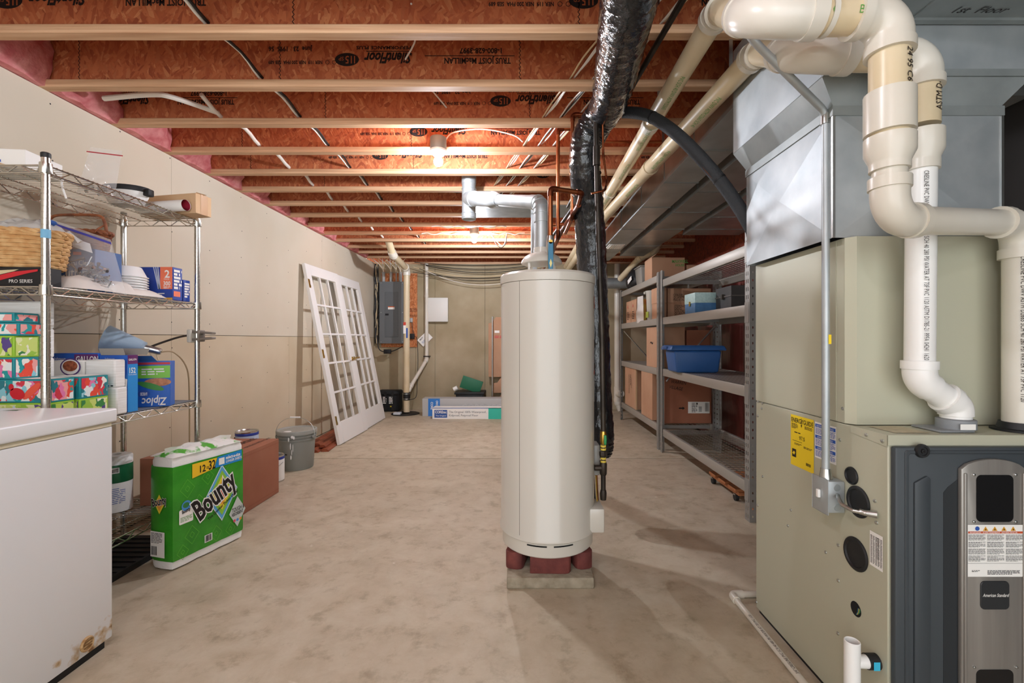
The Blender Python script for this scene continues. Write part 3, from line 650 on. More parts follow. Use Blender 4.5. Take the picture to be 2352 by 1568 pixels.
for yy in (2.0, 2.5, 3.0, 3.6):
    pipe_text('PVC SCH 40 DWV ASTM D2665', .03, (A2.x+.003, yy, A2.z), (A3.x, 7.6, A3.z), R3, upper, GRN, face=(-.2, 0, -1), sx=.7)
for y in (2.55, 3.75, 4.9):
    f = (y-A2.y)/(A3.y-A2.y); c = A2.lerp(A3, f); dd = (A3-A2).normalized()
    m = MB().tube([c-dd*.03, c+dd*.03], R3*1.1, 22); m.tube([c-dd*.034, c-dd*.022], R3*1.17, 22); m.build('coupling', PVC, t, True)
low = pipe_text('CRESLINE PVC DWV ASTM D2665 SCH 40 280 PSI WATER AT 73F PVC 1120', .017, (Ac.x-.008, 1.34, 1.42), (Ac.x-.008, 1.34, .95), RS, t, INK, face=(-.45, -1, 0), sx=.75)
# intake pipe B
xB = 1.172; B0 = Vector((xB, 1.33, 2.004)); B1 = Vector((.808, 1.33, 2.01)); B2 = Vector((.905, 1.74, 2.275)); B3 = Vector((.80, 4.2, 2.33)); B4 = Vector((.80, 7.64, 2.33))
t = thing('intake_pipe', 'white plastic vent pipe running behind the exhaust pipe down to furnace deck', 'pipe', (vp.x, 1.345, .95))
path, arcs = fillet([(xB, 1.33, 1.80), B0, B1, B2, B3, B4], [.058, .085, .06, .3], 10)
up = MB().tube(path, R3, 24).build('upper_pipe', PVCY, t, True)
for k, A in enumerate(arcs[:3]):
    (p0, p1), arc, a, bb = A; sk = (.038, .055, .035)[k]
    m = MB().tube([p0+a*sk*.9]+arc+[p1+bb*sk*.9], R3*1.15, 24); m.tube([p0+a*sk*.35, p0+a*sk], R3*1.24, 24); m.tube([p1+bb*sk*.35, p1+bb*sk], R3*1.24, 24)
    m.build('elbow', PVC, t, True)
zb = lambda y: 1.18+(779-y)*1.33/FPX
MB().tube([(xB, 1.33, zb(y)) for y in (304, 348, 366, 372, 392)], .05, 24, radii=[.053, .053, .043, .043, .043]).build('reducer', PVC, t, True)
C1 = Vector((xB-.002, 1.335, 1.06)); C2 = Vector((vp.x, 1.345, .985)); 
lp, arcs = fillet([(xB, 1.33, zb(360)), C1, C2, (vp.x, 1.345, .948)], [.05, .03], 8)
lowp = MB().tube(lp, RS, 22).build('lower_pipe', PVCN, t, True)
for A in arcs:
    (p0, p1), arc, a, bb = A
    m = MB().tube([p0+a*.027]+arc+[p1+bb*.012], RS*1.12, 22); m.tube([p0+a*.006, p0+a*.03], RS*1.22, 22); m.build('elbow', PVCN, t, True)
pipe_text('CRESLINE PVC DWV NSF ASTM D2665 SCH 40 280 PSI WATER AT 73F PVC 1120 ASTM D1785-21 PPFA 04241 1620', .0165, (xB-.006, 1.33, 1.66), (xB-.006, 1.33, 1.10), RS, lowp, INK, face=(-.3, -1, 0), sx=.66)
pipe_text('ASTM D-2665', .034, (xB, 1.33, 1.83), (xB, 1.33, 1.93), R3, up, INK, face=(.30, -1, 0), sx=.62)
for yy in (2.0, 2.6, 3.2):
    f = (yy-B2.y)/(B3.y-B2.y); c = B2.lerp(B3, f); pipe_text('PVC DWV ASTM D2665 SCH 40', .03, c, B3, R3, up, GRN, face=(-.4, 0, -1), sx=.7)
for y in (3.0, 4.6):
    c = B2.lerp(B3, (y-B2.y)/(B3.y-B2.y)) if y < 4.2 else Vector((.80, y, 2.33)); dd = (B3-B2).normalized()
    m = MB().tube([c-dd*.03, c+dd*.03], R3*1.1, 22); m.tube([c-dd*.034, c-dd*.022], R3*1.17, 22); m.build('coupling', PVCY, t, True)
# perforated hanger straps
for k, (x, y, zz) in enumerate(((.735, 1.955, 2.34), (.905, 1.955, 2.24), (.72, 2.36, 2.34), (.87, 2.765, 2.25))):
    tag(MB().box(x-.008, x+.008, y-.0015, y+.0, zz+.06, 2.55).build('hanger_strap', STEEL), ('thin metal hanger strap over the exhaust pipe by the plenum', 'thin metal hanger strap over the intake pipe by the plenum', 'thin metal hanger strap over the exhaust pipe beside the black flex duct', 'thin metal hanger strap over the intake pipe past its first coupling')[k], 'strap', 'pipe hanger straps')
# ------------------------------------------------------------------ conduit, switch box
t = thing('electrical_conduit', 'thin grey metal conduit running down the furnace side to a switch box', 'conduit', (.985, 1.468, .73))
pth, _ = fillet([(.985, 1.468, .765), (.985, 1.468, 1.91), P(1712, 75, 1.36), P(1690, 10, 1.40)], [.05, .10], 8)
cond = MB().tube(pth, .0115, 14).build('conduit_tube', GALV, t, True)
MB().tube([(.985, 1.468, 1.872), (.985, 1.468, 1.905)], .0155, 14).build('set_screw_coupling', STEEL, t, True)
decal('conduit_label', mk('label_yellow', ''), cond, FCAM(.985, 1.468-.0118, 0), .001, .010, 1.165, 1.195, .0004)
MB().tube([(.985, 1.468, .733), (.985, 1.468, .765)], .0155, 14, radii=[.019, .0145]).build('connector', STEEL, t, True)
t = thing('switch_box', 'small galvanised switch box with white toggle on the furnace side', 'switch', (.998, 1.468, .632))
bx = MB().box(.970, 1.025, 1.436, 1.502, .632, .732).build('box_body', GALV, t, bev=.004)
MB().box(.9665, .9698, 1.430, 1.508, .626, .738).build('cover_plate', GALV, t, bev=.003)
MB().box(.957, .966, 1.463, 1.475, .672, .698).build('toggle', WHITE, t, bev=.002)
for zz in (.712, .65): MB().lathe([(.011, 0), (.010, .0012), (.001, .0012)], 16, (1.0, 1.436, zz), RXm).build('knockout', GALVD, bx, True)
t = thing('armoured_cable', 'short armoured metal cable from switch box into the furnace side', 'cable', (1.0, 1.37, .66))
ap = [(1.0, 1.434, .69), (.985, 1.41, .688), (.975, 1.38, .68), (.982, 1.345, .675), (1.0, 1.325, .676)]
mm = []; rr = []
for i in range(len(ap)-1):
    for k in range(8):
        f = k/8; mm.append(Vector(ap[i]).lerp(Vector(ap[i+1]), f)); rr.append(.0065 if k % 2 else .0055)
MB().tube(mm, .006, 10, radii=rr).build('cable_armour', STEEL, t, True)
MB().tube([(1.0, 1.326, .676), (1.025, 1.308, .677)], .012, 14, radii=[.008, .011]).build('angle_connector', STEEL, t, True)
MB().tube([(.996, 1.335, .676), (1.004, 1.322, .676), (1.024, 1.32, .676)], .0085, 12).build('connector_body', STEEL, t, True)
# ------------------------------------------------------------------ condensate drain
t = thing('condensate_tee', 'open white plastic tee with black coupling at the furnace foot', 'pipe', (.955, 1.31, .0))
MB().lathe([(.013, .14), (.0185, .14), (.0205, .142), (.0205, .313), (.0185, .315), (.0165, .313), (.0165, .2)], 24, (.955, 1.31, 0)).build('tee_body', PVCN, t, True)
MB().tube([(.955, 1.31, .255), (1.0, 1.31, .255)], .0175, 20, radii=[.016, .0185]).build('tee_branch', PVCN, t, True)
MB().tube([(.995, 1.31, .255), (1.0255, 1.31, .255)], .021, 20).build('rubber_coupling', RUB, t, True)
decal('coupling_tag', mk('tag_cyan', '#38b5d8', .5), t, FCAM(1.01, 1.31-.0212, .255), -.009, .009, -.012, .012, .0004)
MB().tube([(.955, 1.31, .03), (.955, 1.31, .145)], .0135, 18).build('standpipe', PVCY, t, True)
t = thing('drain_pipe', 'thin white plastic drain pipe lying on the floor along the furnace', 'pipe', (.955, 1.5, 0))
pth, arcs = fillet([(1.30, 2.085, .0145), (.968, 2.085, .0145), (.955, .7, .0145)], .022, 8)
dp = MB().tube(pth, .0135, 18).build('pipe', PVC, t, True)
(p0, p1), arc, a, bb = arcs[0]
MB().tube([p0+a*.03]+arc+[p1+bb*.03], .0142, 18, radii=[.018]+[.0175]*len(arc)+[.018]).build('elbow', PVC, t, True)
F = FR((.958, 1.66, .0285), (0, 1, 0), (-1, 0, 0))
text('3/4" CRESLINE PVC SCH 40 480 PSI WATER AT 73F PVC 1120', .017, INK, dp, FR((.9645, 1.57, .0285), (0, 1, 0), (-1, 0, 0)), 0, 0, sx=.75, off=.0002)
# ------------------------------------------------------------------ insulated black flex duct
FLEX = mk('black_foil', '#1b1c1f', .17, .0, bump=1.0, bscale=34, bstretch=(1, 1, .5), c2='#232528', scale=20, coat=.5)
pts = [P(1452, -70, 1.42), P(1445, 0, 1.53), P(1432, 70, 1.70), P(1420, 140, 1.93), P(1408, 200, 2.15), P(1398, 238, 2.32), P(1385, 262, 2.45), P(1365, 288, 2.5), P(1350, 315, 2.53), P(1343, 352, 2.56), P(1344, 400, 2.60), P(1350, 460, 2.68),
       P(1356, 540, 2.76), P(1360, 620, 2.80), P(1364, 720, 2.82), P(1368, 820, 2.82), P(1373, 920, 2.82), P(1379, 1000, 2.82), P(1383, 1030, 2.82), P(1384, 1048, 2.82)]
rad = [.096, .096, .094, .094, .092, .09, .088, .087, .086, .086, .087, .088, .09, .09, .09, .088, .086, .084, .07, .045]
fine = []; fr_ = []
rr_ = random.Random(3)
for i in range(len(pts)-1):
    for k in range(10):
        f = k/10; p0 = pts[max(i-1, 0)]; p1 = pts[i]; p2 = pts[i+1]; p3 = pts[min(i+2, len(pts)-1)]
        q = .5*((2*p1)+(p2-p0)*f+(2*p0-5*p1+4*p2-p3)*f*f+(3*p1-p0-3*p2+p3)*f**3)
        fine.append(q); fr_.append(rad[i]+(rad[i+1]-rad[i])*f+rr_.uniform(-.003, .003))
fine.append(pts[-1]); fr_.append(rad[-1])
m = MB().tube(fine, .09, 40, radii=fr_)
for v in m.v:
    q = v*26; s = math.sin(q.x+2*math.sin(q.z*.7))*math.sin(q.z*1.3+q.y)+.6*math.sin(q.y*1.9+q.z*2.3+q.x)
    v += Vector((rr_.uniform(-1, 1), rr_.uniform(-1, 1), rr_.uniform(-1, 1)))*.0022+Vector((.6, .6, .2))*s*.0018
tag(m.build('flexible_duct', FLEX, None, True), 'crinkled shiny black insulated flex duct hanging down behind the water heater', 'duct')
# ------------------------------------------------------------------ gas pipe down to the heater
gx = .432; gy = 2.36
t = thing('gas_pipe', 'dark iron gas pipe with green-handled valve beside the water heater', 'pipe', (gx, gy, .32))
MB().tube([(.40, 2.40, 2.40), (.405, 2.39, 1.95), (.425, gy, 1.2), (gx, gy, .70)], .0135, 14).build('iron_pipe', IRON, t, True)
MB().tube([(.402, 2.39, 2.09), (.402, 2.39, 2.19)], .019, 14).build('coupling', IRON, t, True)
zz = [.70, .66, .652, .60, .592, .56]
MB().tube([(gx, gy, .705), (gx, gy, .69), (gx, gy, .655), (gx, gy, .64)], .015, 14, radii=[.014, .017, .017, .014]).build('valve_body', BRASS, t, True)
MB().prism([(-.006, .022), (.006, .022), (.008, 0), (.006, -.026), (-.002, -.03), (-.006, -.02)], 0, .008, FCAM(gx+.004, gy-.026, .668)).build('valve_handle', mk('handle_green', '#1f8a4a', .45), t, bev=.002)
TAPEY = mk('thread_tape_yellow', '#d9c04a', .5)
for zc in (.628, .612, .565, .549): MB().tube([(gx, gy, zc-.005), (gx, gy, zc+.005)], .0145, 14).build('thread_tape', TAPEY, t, True)
MB().tube([(gx, gy, .625), (gx, gy, .55)], .0125, 12).build('nipple', IRON, t, True)
MB().lathe([(.013, .573), (.019, .575), (.021, .582), (.021, .598), (.018, .603), (.013, .605)], 8, (gx, gy, 0)).build('union', IRON, t)
MB().tube([(gx, gy, .543), (gx, gy, .535), (gx, gy, .485), (gx, gy, .478)], .018, 14, radii=[.017, .019, .018, .015]).build('tee', IRON, t, True)
MB().tube([(gx, gy, .515), (gx-.045, gy+.0, .515)], .015, 14).build('tee_branch', IRON, t, True)
MB().tube([(gx, gy, .48), (gx, gy, .40)], .0125, 12).build('drip_leg', IRON, t, True)
MB().tube([(gx, gy, .40), (gx, gy, .385), (gx, gy, .36), (gx, gy, .35)], .016, 12, radii=[.015, .0175, .0165, .015]).build('cap', IRON, t, True)
# overhead iron pipe running away
tag(MB().tube([(.66, .9, 2.43), (.56, 2.2, 2.43), (.45, 4.3, 2.43)], .013, 10).build('iron_pipe', IRON, None, True), 'dark iron pipe running away just under the joists beside the flex duct', 'pipe')
tag(MB().tube([(.43, 2.46, 2.08), (.33, 3.0, 2.02), (.16, 4.6, 1.98)], .0115, 10).build('iron_pipe', IRON, None, True), 'grey iron pipe slanting down across the black flex duct', 'pipe')
# ------------------------------------------------------------------ copper water pipes
def copper(label, pts, r=.0115, R=.02, mat=COPPER):
    t = thing('copper_pipe', label, 'pipe', tuple(Vector(pts[0])-Vector((0, 0, .0))), 'copper water pipes over the heater')
    pth, arcs = fillet(pts, R, 6); MB().tube(pth, r, 12).build('tube', mat, t, True)
    for A in arcs:
        if A: (p0, p1), arc, a, bb = A; MB().tube([p0+a*.018]+arc+[p1+bb*.018], r*1.18, 12).build('elbow', COPD, t, True)
zc = HC+(VY-440)*2.3/FPX
copper('copper pipe rising from the blue-handled valve and turning sideways', [(vx, vy, 1.69), (vx, vy, zc), (.315, 2.32, zc), (.315, 2.44, zc-.02)], .0125)
copper('copper main slanting away behind the blue-handled valve', [(.318, 2.46, zc-.02), (.30, 3.2, 1.95), (.28, 4.6, 1.97), (.28, 7.4, 2.10)], .0135, .1, COPD)
copper('long upright copper pipe close to the flex duct bend', [(.45, 2.68, 2.50), (.31, 2.68, 2.50), (.31, 2.68, 1.90), (.30, 3.0, 1.88)], .0115)
copper('long upright copper pipe with its top elbow below the joist', [(.40, 2.84, 2.49), (.238, 2.84, 2.49), (.238, 2.84, 1.82), (.238, 3.4, 1.80)], .0115)
copper('short copper cross pipe behind the blue-handled valve', [(.16, 3.1, 1.96), (.33, 3.1, 1.96)], .0125)
copper('thin soft copper tube curling beside the dark gas pipe', [(.43, 2.37, 2.38), (.435, 2.38, 2.15), (.45, 2.36, 2.0), (.43, 2.30, 1.93), (.36, 2.30, 1.915)], .0055, .03)
copper('copper tube crossing the lit joist bay near the white pipes', [(.56, 3.05, 2.50), (1.0, 3.05, 2.50)], .008)
# refrigerant line set
INSU = mk('foam_sleeve', '#2b2d30', .75, bump=.3, bscale=120)
t = thing('refrigerant_line', 'black foam-wrapped refrigerant line arching over to the coil case', 'hose', (1.02, 1.99, 1.62))
pts = [P(1405, 262, 2.50), P(1440, 258, 2.42), P(1490, 266, 2.30), P(1545, 300, 2.2), P(1600, 352, 2.12), P(1652, 412, 2.08), P(1695, 472, 2.05), P(1728, 528, 2.03), P(1742, 556, 2.02)]
def crom(pts, n=6):
    o = []
    for i in range(len(pts)-1):
        p0 = Vector(pts[max(i-1, 0)]); p1 = Vector(pts[i]); p2 = Vector(pts[i+1]); p3 = Vector(pts[min(i+2, len(pts)-1)])
        for k in range(n):
            f = k/n; o.append(.5*((2*p1)+(p2-p0)*f+(2*p0-5*p1+4*p2-p3)*f*f+(3*p1-p0-3*p2+p3)*f**3))
    o.append(Vector(pts[-1])); return o
cp = crom(pts)
MB().tube(cp, .029, 18).build('foam_sleeve', INSU, t, True)
MB().tube([p+Vector((-.004, -.012, -.034)) for p in cp[18:40]], .006, 10).build('liquid_line', COPPER, t, True)
for k in (13, 30): MB().tube([cp[k]-(cp[k+1]-cp[k]).normalized()*.004, cp[k]+(cp[k+1]-cp[k]).normalized()*.004], .0305, 18).build('zip_tie', BLK, t, True)
# ------------------------------------------------------------------ cables through the joists
CW = mk('cable_white', '#e6e1d6', .5); CB = mk('cable_black', '#1b1a1a', .5); CT = mk('cable_tan', '#d9c39a', .55)
G = 'cables running through the joists'
for b in range(3):
    for k in range(3):
        pts = []; dx = .105*b+.012*k
        for n in range(-1, 8):
            y = J0+SP*n-.025; x = .265-.30*(y-2.33)+dx+random.uniform(-.006, .006)
            pts += [(x+.05, y-.16, 2.528+random.uniform(-.004, .006)-.006*k), (x, y, 2.515+.006*k)]
        tag(MB().tube(crom(pts, 3), .0045, 6).build('cable', CT if (b+k) % 4 == 0 else (CB if (b == 1 and k == 1) else CW), None, True), ('pale cable in the strand of three farthest from the copper pipes', 'pale or black cable in the middle strand of three near the copper pipes', 'pale cable in the strand of three nearest the copper pipes')[b], 'cable', G)
for k, (x, mt, lab) in enumerate(((-1.335, CW, 'white cable in the pair running straight through the joists over the rack'), (-1.32, CB, 'black cable in the pair running straight through the joists over the rack'), (-1.80, CW, 'thick white tube passing through the joists close to the drywall'))):
    pts = []
    for n in range(-4, 12):
        y = J0+SP*n-.025
        if k == 2 and n < 2: continue
        pts += [(x+random.uniform(-.008, .008), y-.18, 2.545 if k < 2 else 2.56), (x, y, 2.52)]
    tag(MB().tube(crom(pts, 3), .007 if k < 2 else .012, 8).build('cable', mt, None, True), lab, 'cable', G)
pts = [(-2.28, 2.50, 2.50), (-2.0, 2.46, 2.50), (-1.9, 2.5, 2.505), (-1.80, 2.72, 2.53)]
tag(MB().tube(crom(pts, 5), .014, 8).build('conduit_tube', CW, None, True), 'sagging white flexible tube by the pink insulation at the drywall', 'tube')
for lab, pts in (('white cable looping from the near ceiling bulb box to the cable bundle', [(-.50, 3.08, 2.53), (-.44, 3.08, 2.58), (-.25, 3.08, 2.60), (-.05, 3.1, 2.57), (.02, 3.12, 2.53)]),
                 ('white cable dropping from a joist hole in front of the printed web', [(-.46, 1.93, 2.60), (-.50, 2.2, 2.64), (-.585, 2.33, 2.61)]),
                 ('white cable ending at a joist hole above the ceiling bulb', [(-.60, 2.5, 2.66), (-.52, 2.6, 2.62), (-.44, 2.735, 2.57)]),
                 ('black and white cable loop hanging beside the far ceiling bulb', [(-.33, 5.6, 2.45), (-.30, 5.58, 2.36), (-.23, 5.58, 2.30), (-.17, 5.58, 2.36), (-.16, 5.6, 2.47)]),
                 ('white cable loop hanging beside the far ceiling bulb', [(-.35, 5.55, 2.45), (-.28, 5.55, 2.37), (-.20, 5.55, 2.32), (-.16, 5.57, 2.47)]),
                 ('white cables stapled in waves along a far joist, upper strand', [(-1.2+.06*i, 5.57, 2.47+.012*math.sin(i*1.9)) for i in range(22)]),
                 ('white cables stapled in waves along a far joist, lower strand', [(-1.0+.05*i, 5.16, 2.455+.01*math.sin(i*1.3)) for i in range(18)])):
    tag(MB().tube(crom(pts, 4), .0045 if 'stapled' not in lab else .006, 6).build('cable', CB if 'black' in lab else CW, None, True), lab, 'cable')
for k in range(7):
    z0 = 2.44-.03*k; sag = (.05, .09, .12, .16, .20, .24, .1)[k]; x0 = -1.75+.1*(k % 3); x1 = .35
    pts = [(x0+(x1-x0)*i/10, YB-.10-.02*k, z0+.02-sag*(1-((i-5)/5)**2)) for i in range(11)]
    tag(MB().tube(crom(pts, 2), .006 if k < 4 else .005, 6).build('cable', (CB, CB, CB, CT, CB, CW, CB)[k], None, True), 'slack cable sagging across the concrete wall above the grey breaker panel' if k not in (3, 5) else 'pale slack cable sagging across the concrete wall', 'cable', 'slack cables on the concrete wall')
# ------------------------------------------------------------------ chest freezer
FRZ = mk('freezer_enamel', '#e9eaea', .35)
nt, N, L, b = tree(FRZ)
g = N.new('ShaderNodeNewGeometry'); vm = N.new('ShaderNodeVectorMath'); vm.operation = 'MULTIPLY_ADD'
vm.inputs[1].default_value = (0, 2.2, 5.0); vm.inputs[2].default_value = (0, -1.67*2.2, -.055*5.0); L.new(g.outputs['Position'], vm.inputs[0])
ln = N.new('ShaderNodeVectorMath'); ln.operation = 'LENGTH'; L.new(vm.outputs[0], ln.inputs[0])
nn = N.new('ShaderNodeTexNoise'); nn.inputs['Scale'].default_value = 22; nn.inputs['Detail'].default_value = 6; L.new(g.outputs['Position'], nn.inputs['Vector'])
ma = N.new('ShaderNodeMath'); ma.operation = 'MULTIPLY_ADD'; ma.inputs[1].default_value = 1.3; L.new(nn.outputs['Fac'], ma.inputs[0]); L.new(ln.outputs['Value'], ma.inputs[2])
r = N.new('ShaderNodeValToRGB'); cr = r.color_ramp; cr.elements[0].color = lin('#8a6238'); cr.elements[0].position = .60; cr.elements[1].color = lin('#e9eaea'); cr.elements[1].position = .84
cr.elements.new(.68).color = lin('#c9ad84'); L.new(ma.outputs[0], r.inputs[0]); L.new(r.outputs[0], b.inputs['Base Color'])
t = thing('chest_freezer', 'white chest freezer with rusty lower corner and drain plug', 'freezer', (-1.97, 1.14, 0))
MB().box(-2.40, -1.573, .50, 1.76, .035, .845).build('freezer_body', FRZ, t, bev=.004)
MB().box(-2.38, -1.59, .52, 1.745, 0, .035).build('base', BLK, t)
MB().box(-2.398, -1.571, .505, 1.757, .8455, .861).build('gasket', mk('gasket_cream', '#e3d9bd', .6), t, bev=.004)
lid = MB().box(-2.41, -1.562, .49, 1.772, .8615, .914).build('lid', mk('freezer_lid', '#eeefef', .3), t, bev=.008, seg=3)
pz = MB().lathe([(.026, 0), (.026, .004), (.022, .008), (.019, .005), (.001, .005)], 24, (-1.573, 1.655, .075), Matrix.Rotation(math.pi/2, 4, 'Y')).build('drain_plug', mk('plug_rusty', '#cfae7e', .6, c2='#9a713f', scale=60), t, True)
for k in range(3): MB().box(-1.5685, -1.566, 1.64, 1.67, .064+.01*k, .067+.01*k).build('plug_slot', mk('plug_dark', '#7b5a32', .7), pz)
shape('leaf_mark', mk('green_scrap', '#2f7a3c', .6), lid, FTOP(0, 0, .914), [(-1.93, 1.70), (-1.90, 1.712), (-1.86, 1.722), (-1.88, 1.708), (-1.87, 1.70)])
# ------------------------------------------------------------------ chrome wire rack
RX0, RX1, RY0, RY1 = -2.395, -1.95, 1.875, 2.755
LV = (.22, .81, 1.40, 1.90)
rack = thing('wire_rack', 'four-level chrome wire shelving rack along the drywall', 'shelf rack', ((RX0+RX1)/2, (RY0+RY1)/2, 0))
pts = []; rad = []
zz = .0
while zz < 1.93:
    pts += [(0, 0, zz), (0, 0, zz+.021), (0, 0, zz+.0215), (0, 0, zz+.0249)]; rad += [.0150, .0150, .0138, .0138]; zz += .0254
post = None
for x in (RX0, RX1):
    for y in (RY0, RY1):
        if post is None:
            post = MB(Matrix.Translation((x, y, 0))).tube(pts, .015, 14, radii=rad).build('post', CHROME, rack, True); p0 = (x, y)
            cap = MB().lathe([(.0155, 1.925), (.0165, 1.93), (.0165, 1.944), (.013, 1.947)], 14, (x, y, 0)).build('post_cap', RUB, post, True); pp = post
        else:
            pp = share(post, (x-p0[0], y-p0[1], 0), rack, 'post'); share(cap, (x-p0[0], y-p0[1], 0), pp, 'post_cap')
def rack_shelf(z):
    fr = MB()
    for zz in (z-.004, z-.036):
        pth, _ = fillet([(RX0, RY0+.1, zz), (RX0, RY0, zz), (RX1, RY0, zz), (RX1, RY1, zz), (RX0, RY1, zz), (RX0, RY0+.1, zz)], .012, 3)
        fr.tube(pth, .0035, 8, caps=False)
    sh = fr.build('shelf', CHROME, rack, True)
    zg = MB(); st = .052
    for (a, bb) in (((RX1, RY0), (RX1, RY1)), ((RX0, RY0), (RX0, RY1)), ((RX0, RY0), (RX1, RY0)), ((RX0, RY1), (RX1, RY1))):
        a = Vector((*a, 0)); bb = Vector((*bb, 0)); n = int((bb-a).length/st/2)*2; ps = []
        for k in range(n+1):
            q = a.lerp(bb, k/n); zq = z-.006 if k % 2 == 0 else z-.034
            dv = (bb-a).normalized()*.008; ps += [Vector((q.x, q.y, zq))-dv, Vector((q.x, q.y, zq))+dv]
        zg.tube(ps[1:-1], .0026, 6)
    zg.build('truss_wire', CHROME, sh, True)
    dk = MB(); n = 38
    for k in range(1, n): y = RY0+(RY1-RY0)*k/n; dk.tube([(RX0, y, z), (RX1, y, z)], .0019, 5, caps=False)
    for x in (-2.29, -2.17, -2.06): dk.tube([(x, RY0, z-.004), (x, RY1, z-.004)], .003, 6)
    dk.build('deck_wires', CHROME, sh, True)
    for x in (RX0, RX1):
        for y in (RY0, RY1): MB().lathe([(.0185, z-.04), (.021, z-.04), (.0225, z-.036), (.0205, z+.004), (.017, z+.004)], 14, (x, y, 0)).build('corner_collar', CHROME, sh, True)
    return sh
s0_ = rack_shelf(LV[0]); 
for z in LV[1:]:
    o = share(s0_, (0, 0, z-LV[0]), rack, 'shelf')
    for ch in list(s0_.children): share(ch, (0, 0, z-LV[0]), o, ch.name.split('.')[0])
MB().box(RX0+.01, RX1-.006, RY0+.01, RY1-.01, .8125, .8145).build('shelf_liner', mk('liner_slate', '#7b8088', .6), rack)
tpe = MB().lathe([(.0156, 1.595), (.0158, 1.596), (.0158, 1.63), (.0156, 1.631)], 14, (RX1, RY0, 0)).build('tape_label', mk('tape_blue', '#78b4d6', .6), rack, True)
tag(MB().tube(crom([(-2.02, 2.02, 1.895), (-2.01, 2.0, 1.86), (-2.0, 2.01, 1.80)], 4), .004, 8).build('hanging_tag', WHITE, None, True), 'short white plastic tie dangling below the top wire shelf', 'tie')
D1, D2, D3, D4 = LV[0]+.0035, LV[1]+.0055, LV[2]+.0035, LV[3]+.0035
def carton(name, label, cat, x0, x1, y0, y1, z0, z1, mat, rz=0, group=None, bev=.002, flap=None):
    c = ((x0+x1)/2, (y0+y1)/2, z0); M = Matrix.Translation(c) @ Matrix.Rotation(rz, 4, 'Z')
    t = thing(name, label, cat, c, group); hx_, hy_, h = (x1-x0)/2, (y1-y0)/2, z1-z0
    b = MB(M).box(-hx_, hx_, -hy_, hy_, 0, h).build('box_body', mat, t, bev=bev, seg=1)
    F = {'f': M @ FCAM(0, -hy_, 0), 'r': M @ FRIGHT(hx_, 0, 0), 'l': M @ FLEFT(-hx_, 0, 0), 't': M @ FTOP(0, 0, h)}
    return t, b, F, hx_, hy_, h
FILM = mk('clear_film', '#f2f2f2', .12, alpha=.2, spec=.8)
FILM2 = mk('milky_film', '#eceae4', .25, alpha=.8)
def pillow(name, mat, par, F, W, H, bulge, taper=1.0, n=10, seed=0, skew=0):
    rr = random.Random(seed); m = MB(F)
    for s in (1, -1):
        vs = []; fs = []
        for i in range(n+1):
            for j in range(n+1):
                u = i/n; v = j/n; wd = W*(1-(1-taper)*v)
                e = math.sin(math.pi*u)**.7*(math.sin(math.pi*min(v*1.35+.08, 1)))**.8
                vs.append(((u-.5)*wd+skew*v, v*H, s*(bulge*e+(.0+rr.uniform(-.003, .003))*(0 < i < n and 0 < j < n))+.0006*s))
        for i in range(n):
            for j in range(n): fs.append((i*(n+1)+j, (i+1)*(n+1)+j, (i+1)*(n+1)+j+1, i*(n+1)+j+1))
        m.add(vs, fs)
    return m.build(name, mat, par, True)
# --- top shelf
t, b, F, a, c, h = carton('paper_box', 'flat white paper box with blue stripe on the top wire shelf', 'box', -2.37, -2.09, 1.90, 2.08, D4, D4+.075, PAPER, .12)
shape('print', mk('stripe_blue', '#2c5bb8', .5), b, F['f'], [(-.15, .05), (-.02, .03), (.05, .018), (.05, .028), (-.02, .045), (-.15, .065)])
MB(Matrix.Translation((-2.24, 1.895, D4)) @ Matrix.Rotation(.12, 4, 'Z')).prism([(-.12, .0), (.10, .005), (-.10, .055)], 0, .004, FCAM(0, 0, 0)).build('open_flap', CARDT, t)
t = thing('zip_bag', 'clear zip bag of metal hardware with red closure on top shelf', 'bag', (-2.12, 2.28, D4))
F = FR((-2.12, 2.28, D4), (.92, .38, 0), (0, .12, 1))
pillow('bag_film', FILM, t, F, .15, .245, .03, .85, seed=2, skew=.02)
decal('zip_strip', mk('zip_red', '#b8404a', .4), t, F, -.055, .09, .215, .221, .003)
m = MB(); rr = random.Random(5)
for k in range(26):
    p = F @ Vector((rr.uniform(-.045, .045), rr.uniform(.008, .055), rr.uniform(-.015, .015)))
    m.lathe([(.004, -.003), (.009, -.003), (.009, .003), (.004, .003), (.004, -.003)], 6, p, Matrix.Rotation(rr.uniform(0, 3), 4, 'X') @ Matrix.Rotation(rr.uniform(0, 3), 4, 'Y'))
m.build('hardware', STEEL, t)['kind'] = 'stuff'
t = thing('serving_dish', 'white oval dish with black rim and handle on the top shelf', 'dish', (-2.13, 2.47, D4))
M = Matrix.Translation((-2.13, 2.47, D4)) @ Matrix.Diagonal((1.25, .85, 1, 1))
MB(M).lathe([(.01, .001), (.065, .001), (.085, .05), (.088, .075), (.083, .075), (.08, .05), (.06, .008), (.01, .006)], 28).build('bowl', WHITE, t, True)
MB(M).lathe([(.086, .068), (.094, .070), (.096, .082), (.094, .094), (.088, .096), (.084, .09), (.084, .07)], 28).build('rim', BLK, t, True)
MB().box(-2.03, -1.995, 2.45, 2.49, D4+.05, D4+.088).build('handle', BLK, t, bev=.006)
t, b, F, a, c, h = carton('cardboard_box', 'tan cardboard box with taped end jutting off the top shelf', 'box', -2.23, -1.84, 2.645, 2.75, D4, D4+.115, CARDT, -.20)
decal('tape', TAPE, b, F['r'], -.02, .025, .0, .115); decal('tape', TAPE, b, F['t'], -a, a, -.02, .02)
MB(Matrix.Translation((-1.88, 2.64, D4+.116)) @ Matrix.Rotation(-.20, 4, 'Z')).prism([(-.06, 0), (.05, 0), (-.02, .022)], 0, .003, FCAM(0, .03, 0)).build('loose_flap', CARDT, t)
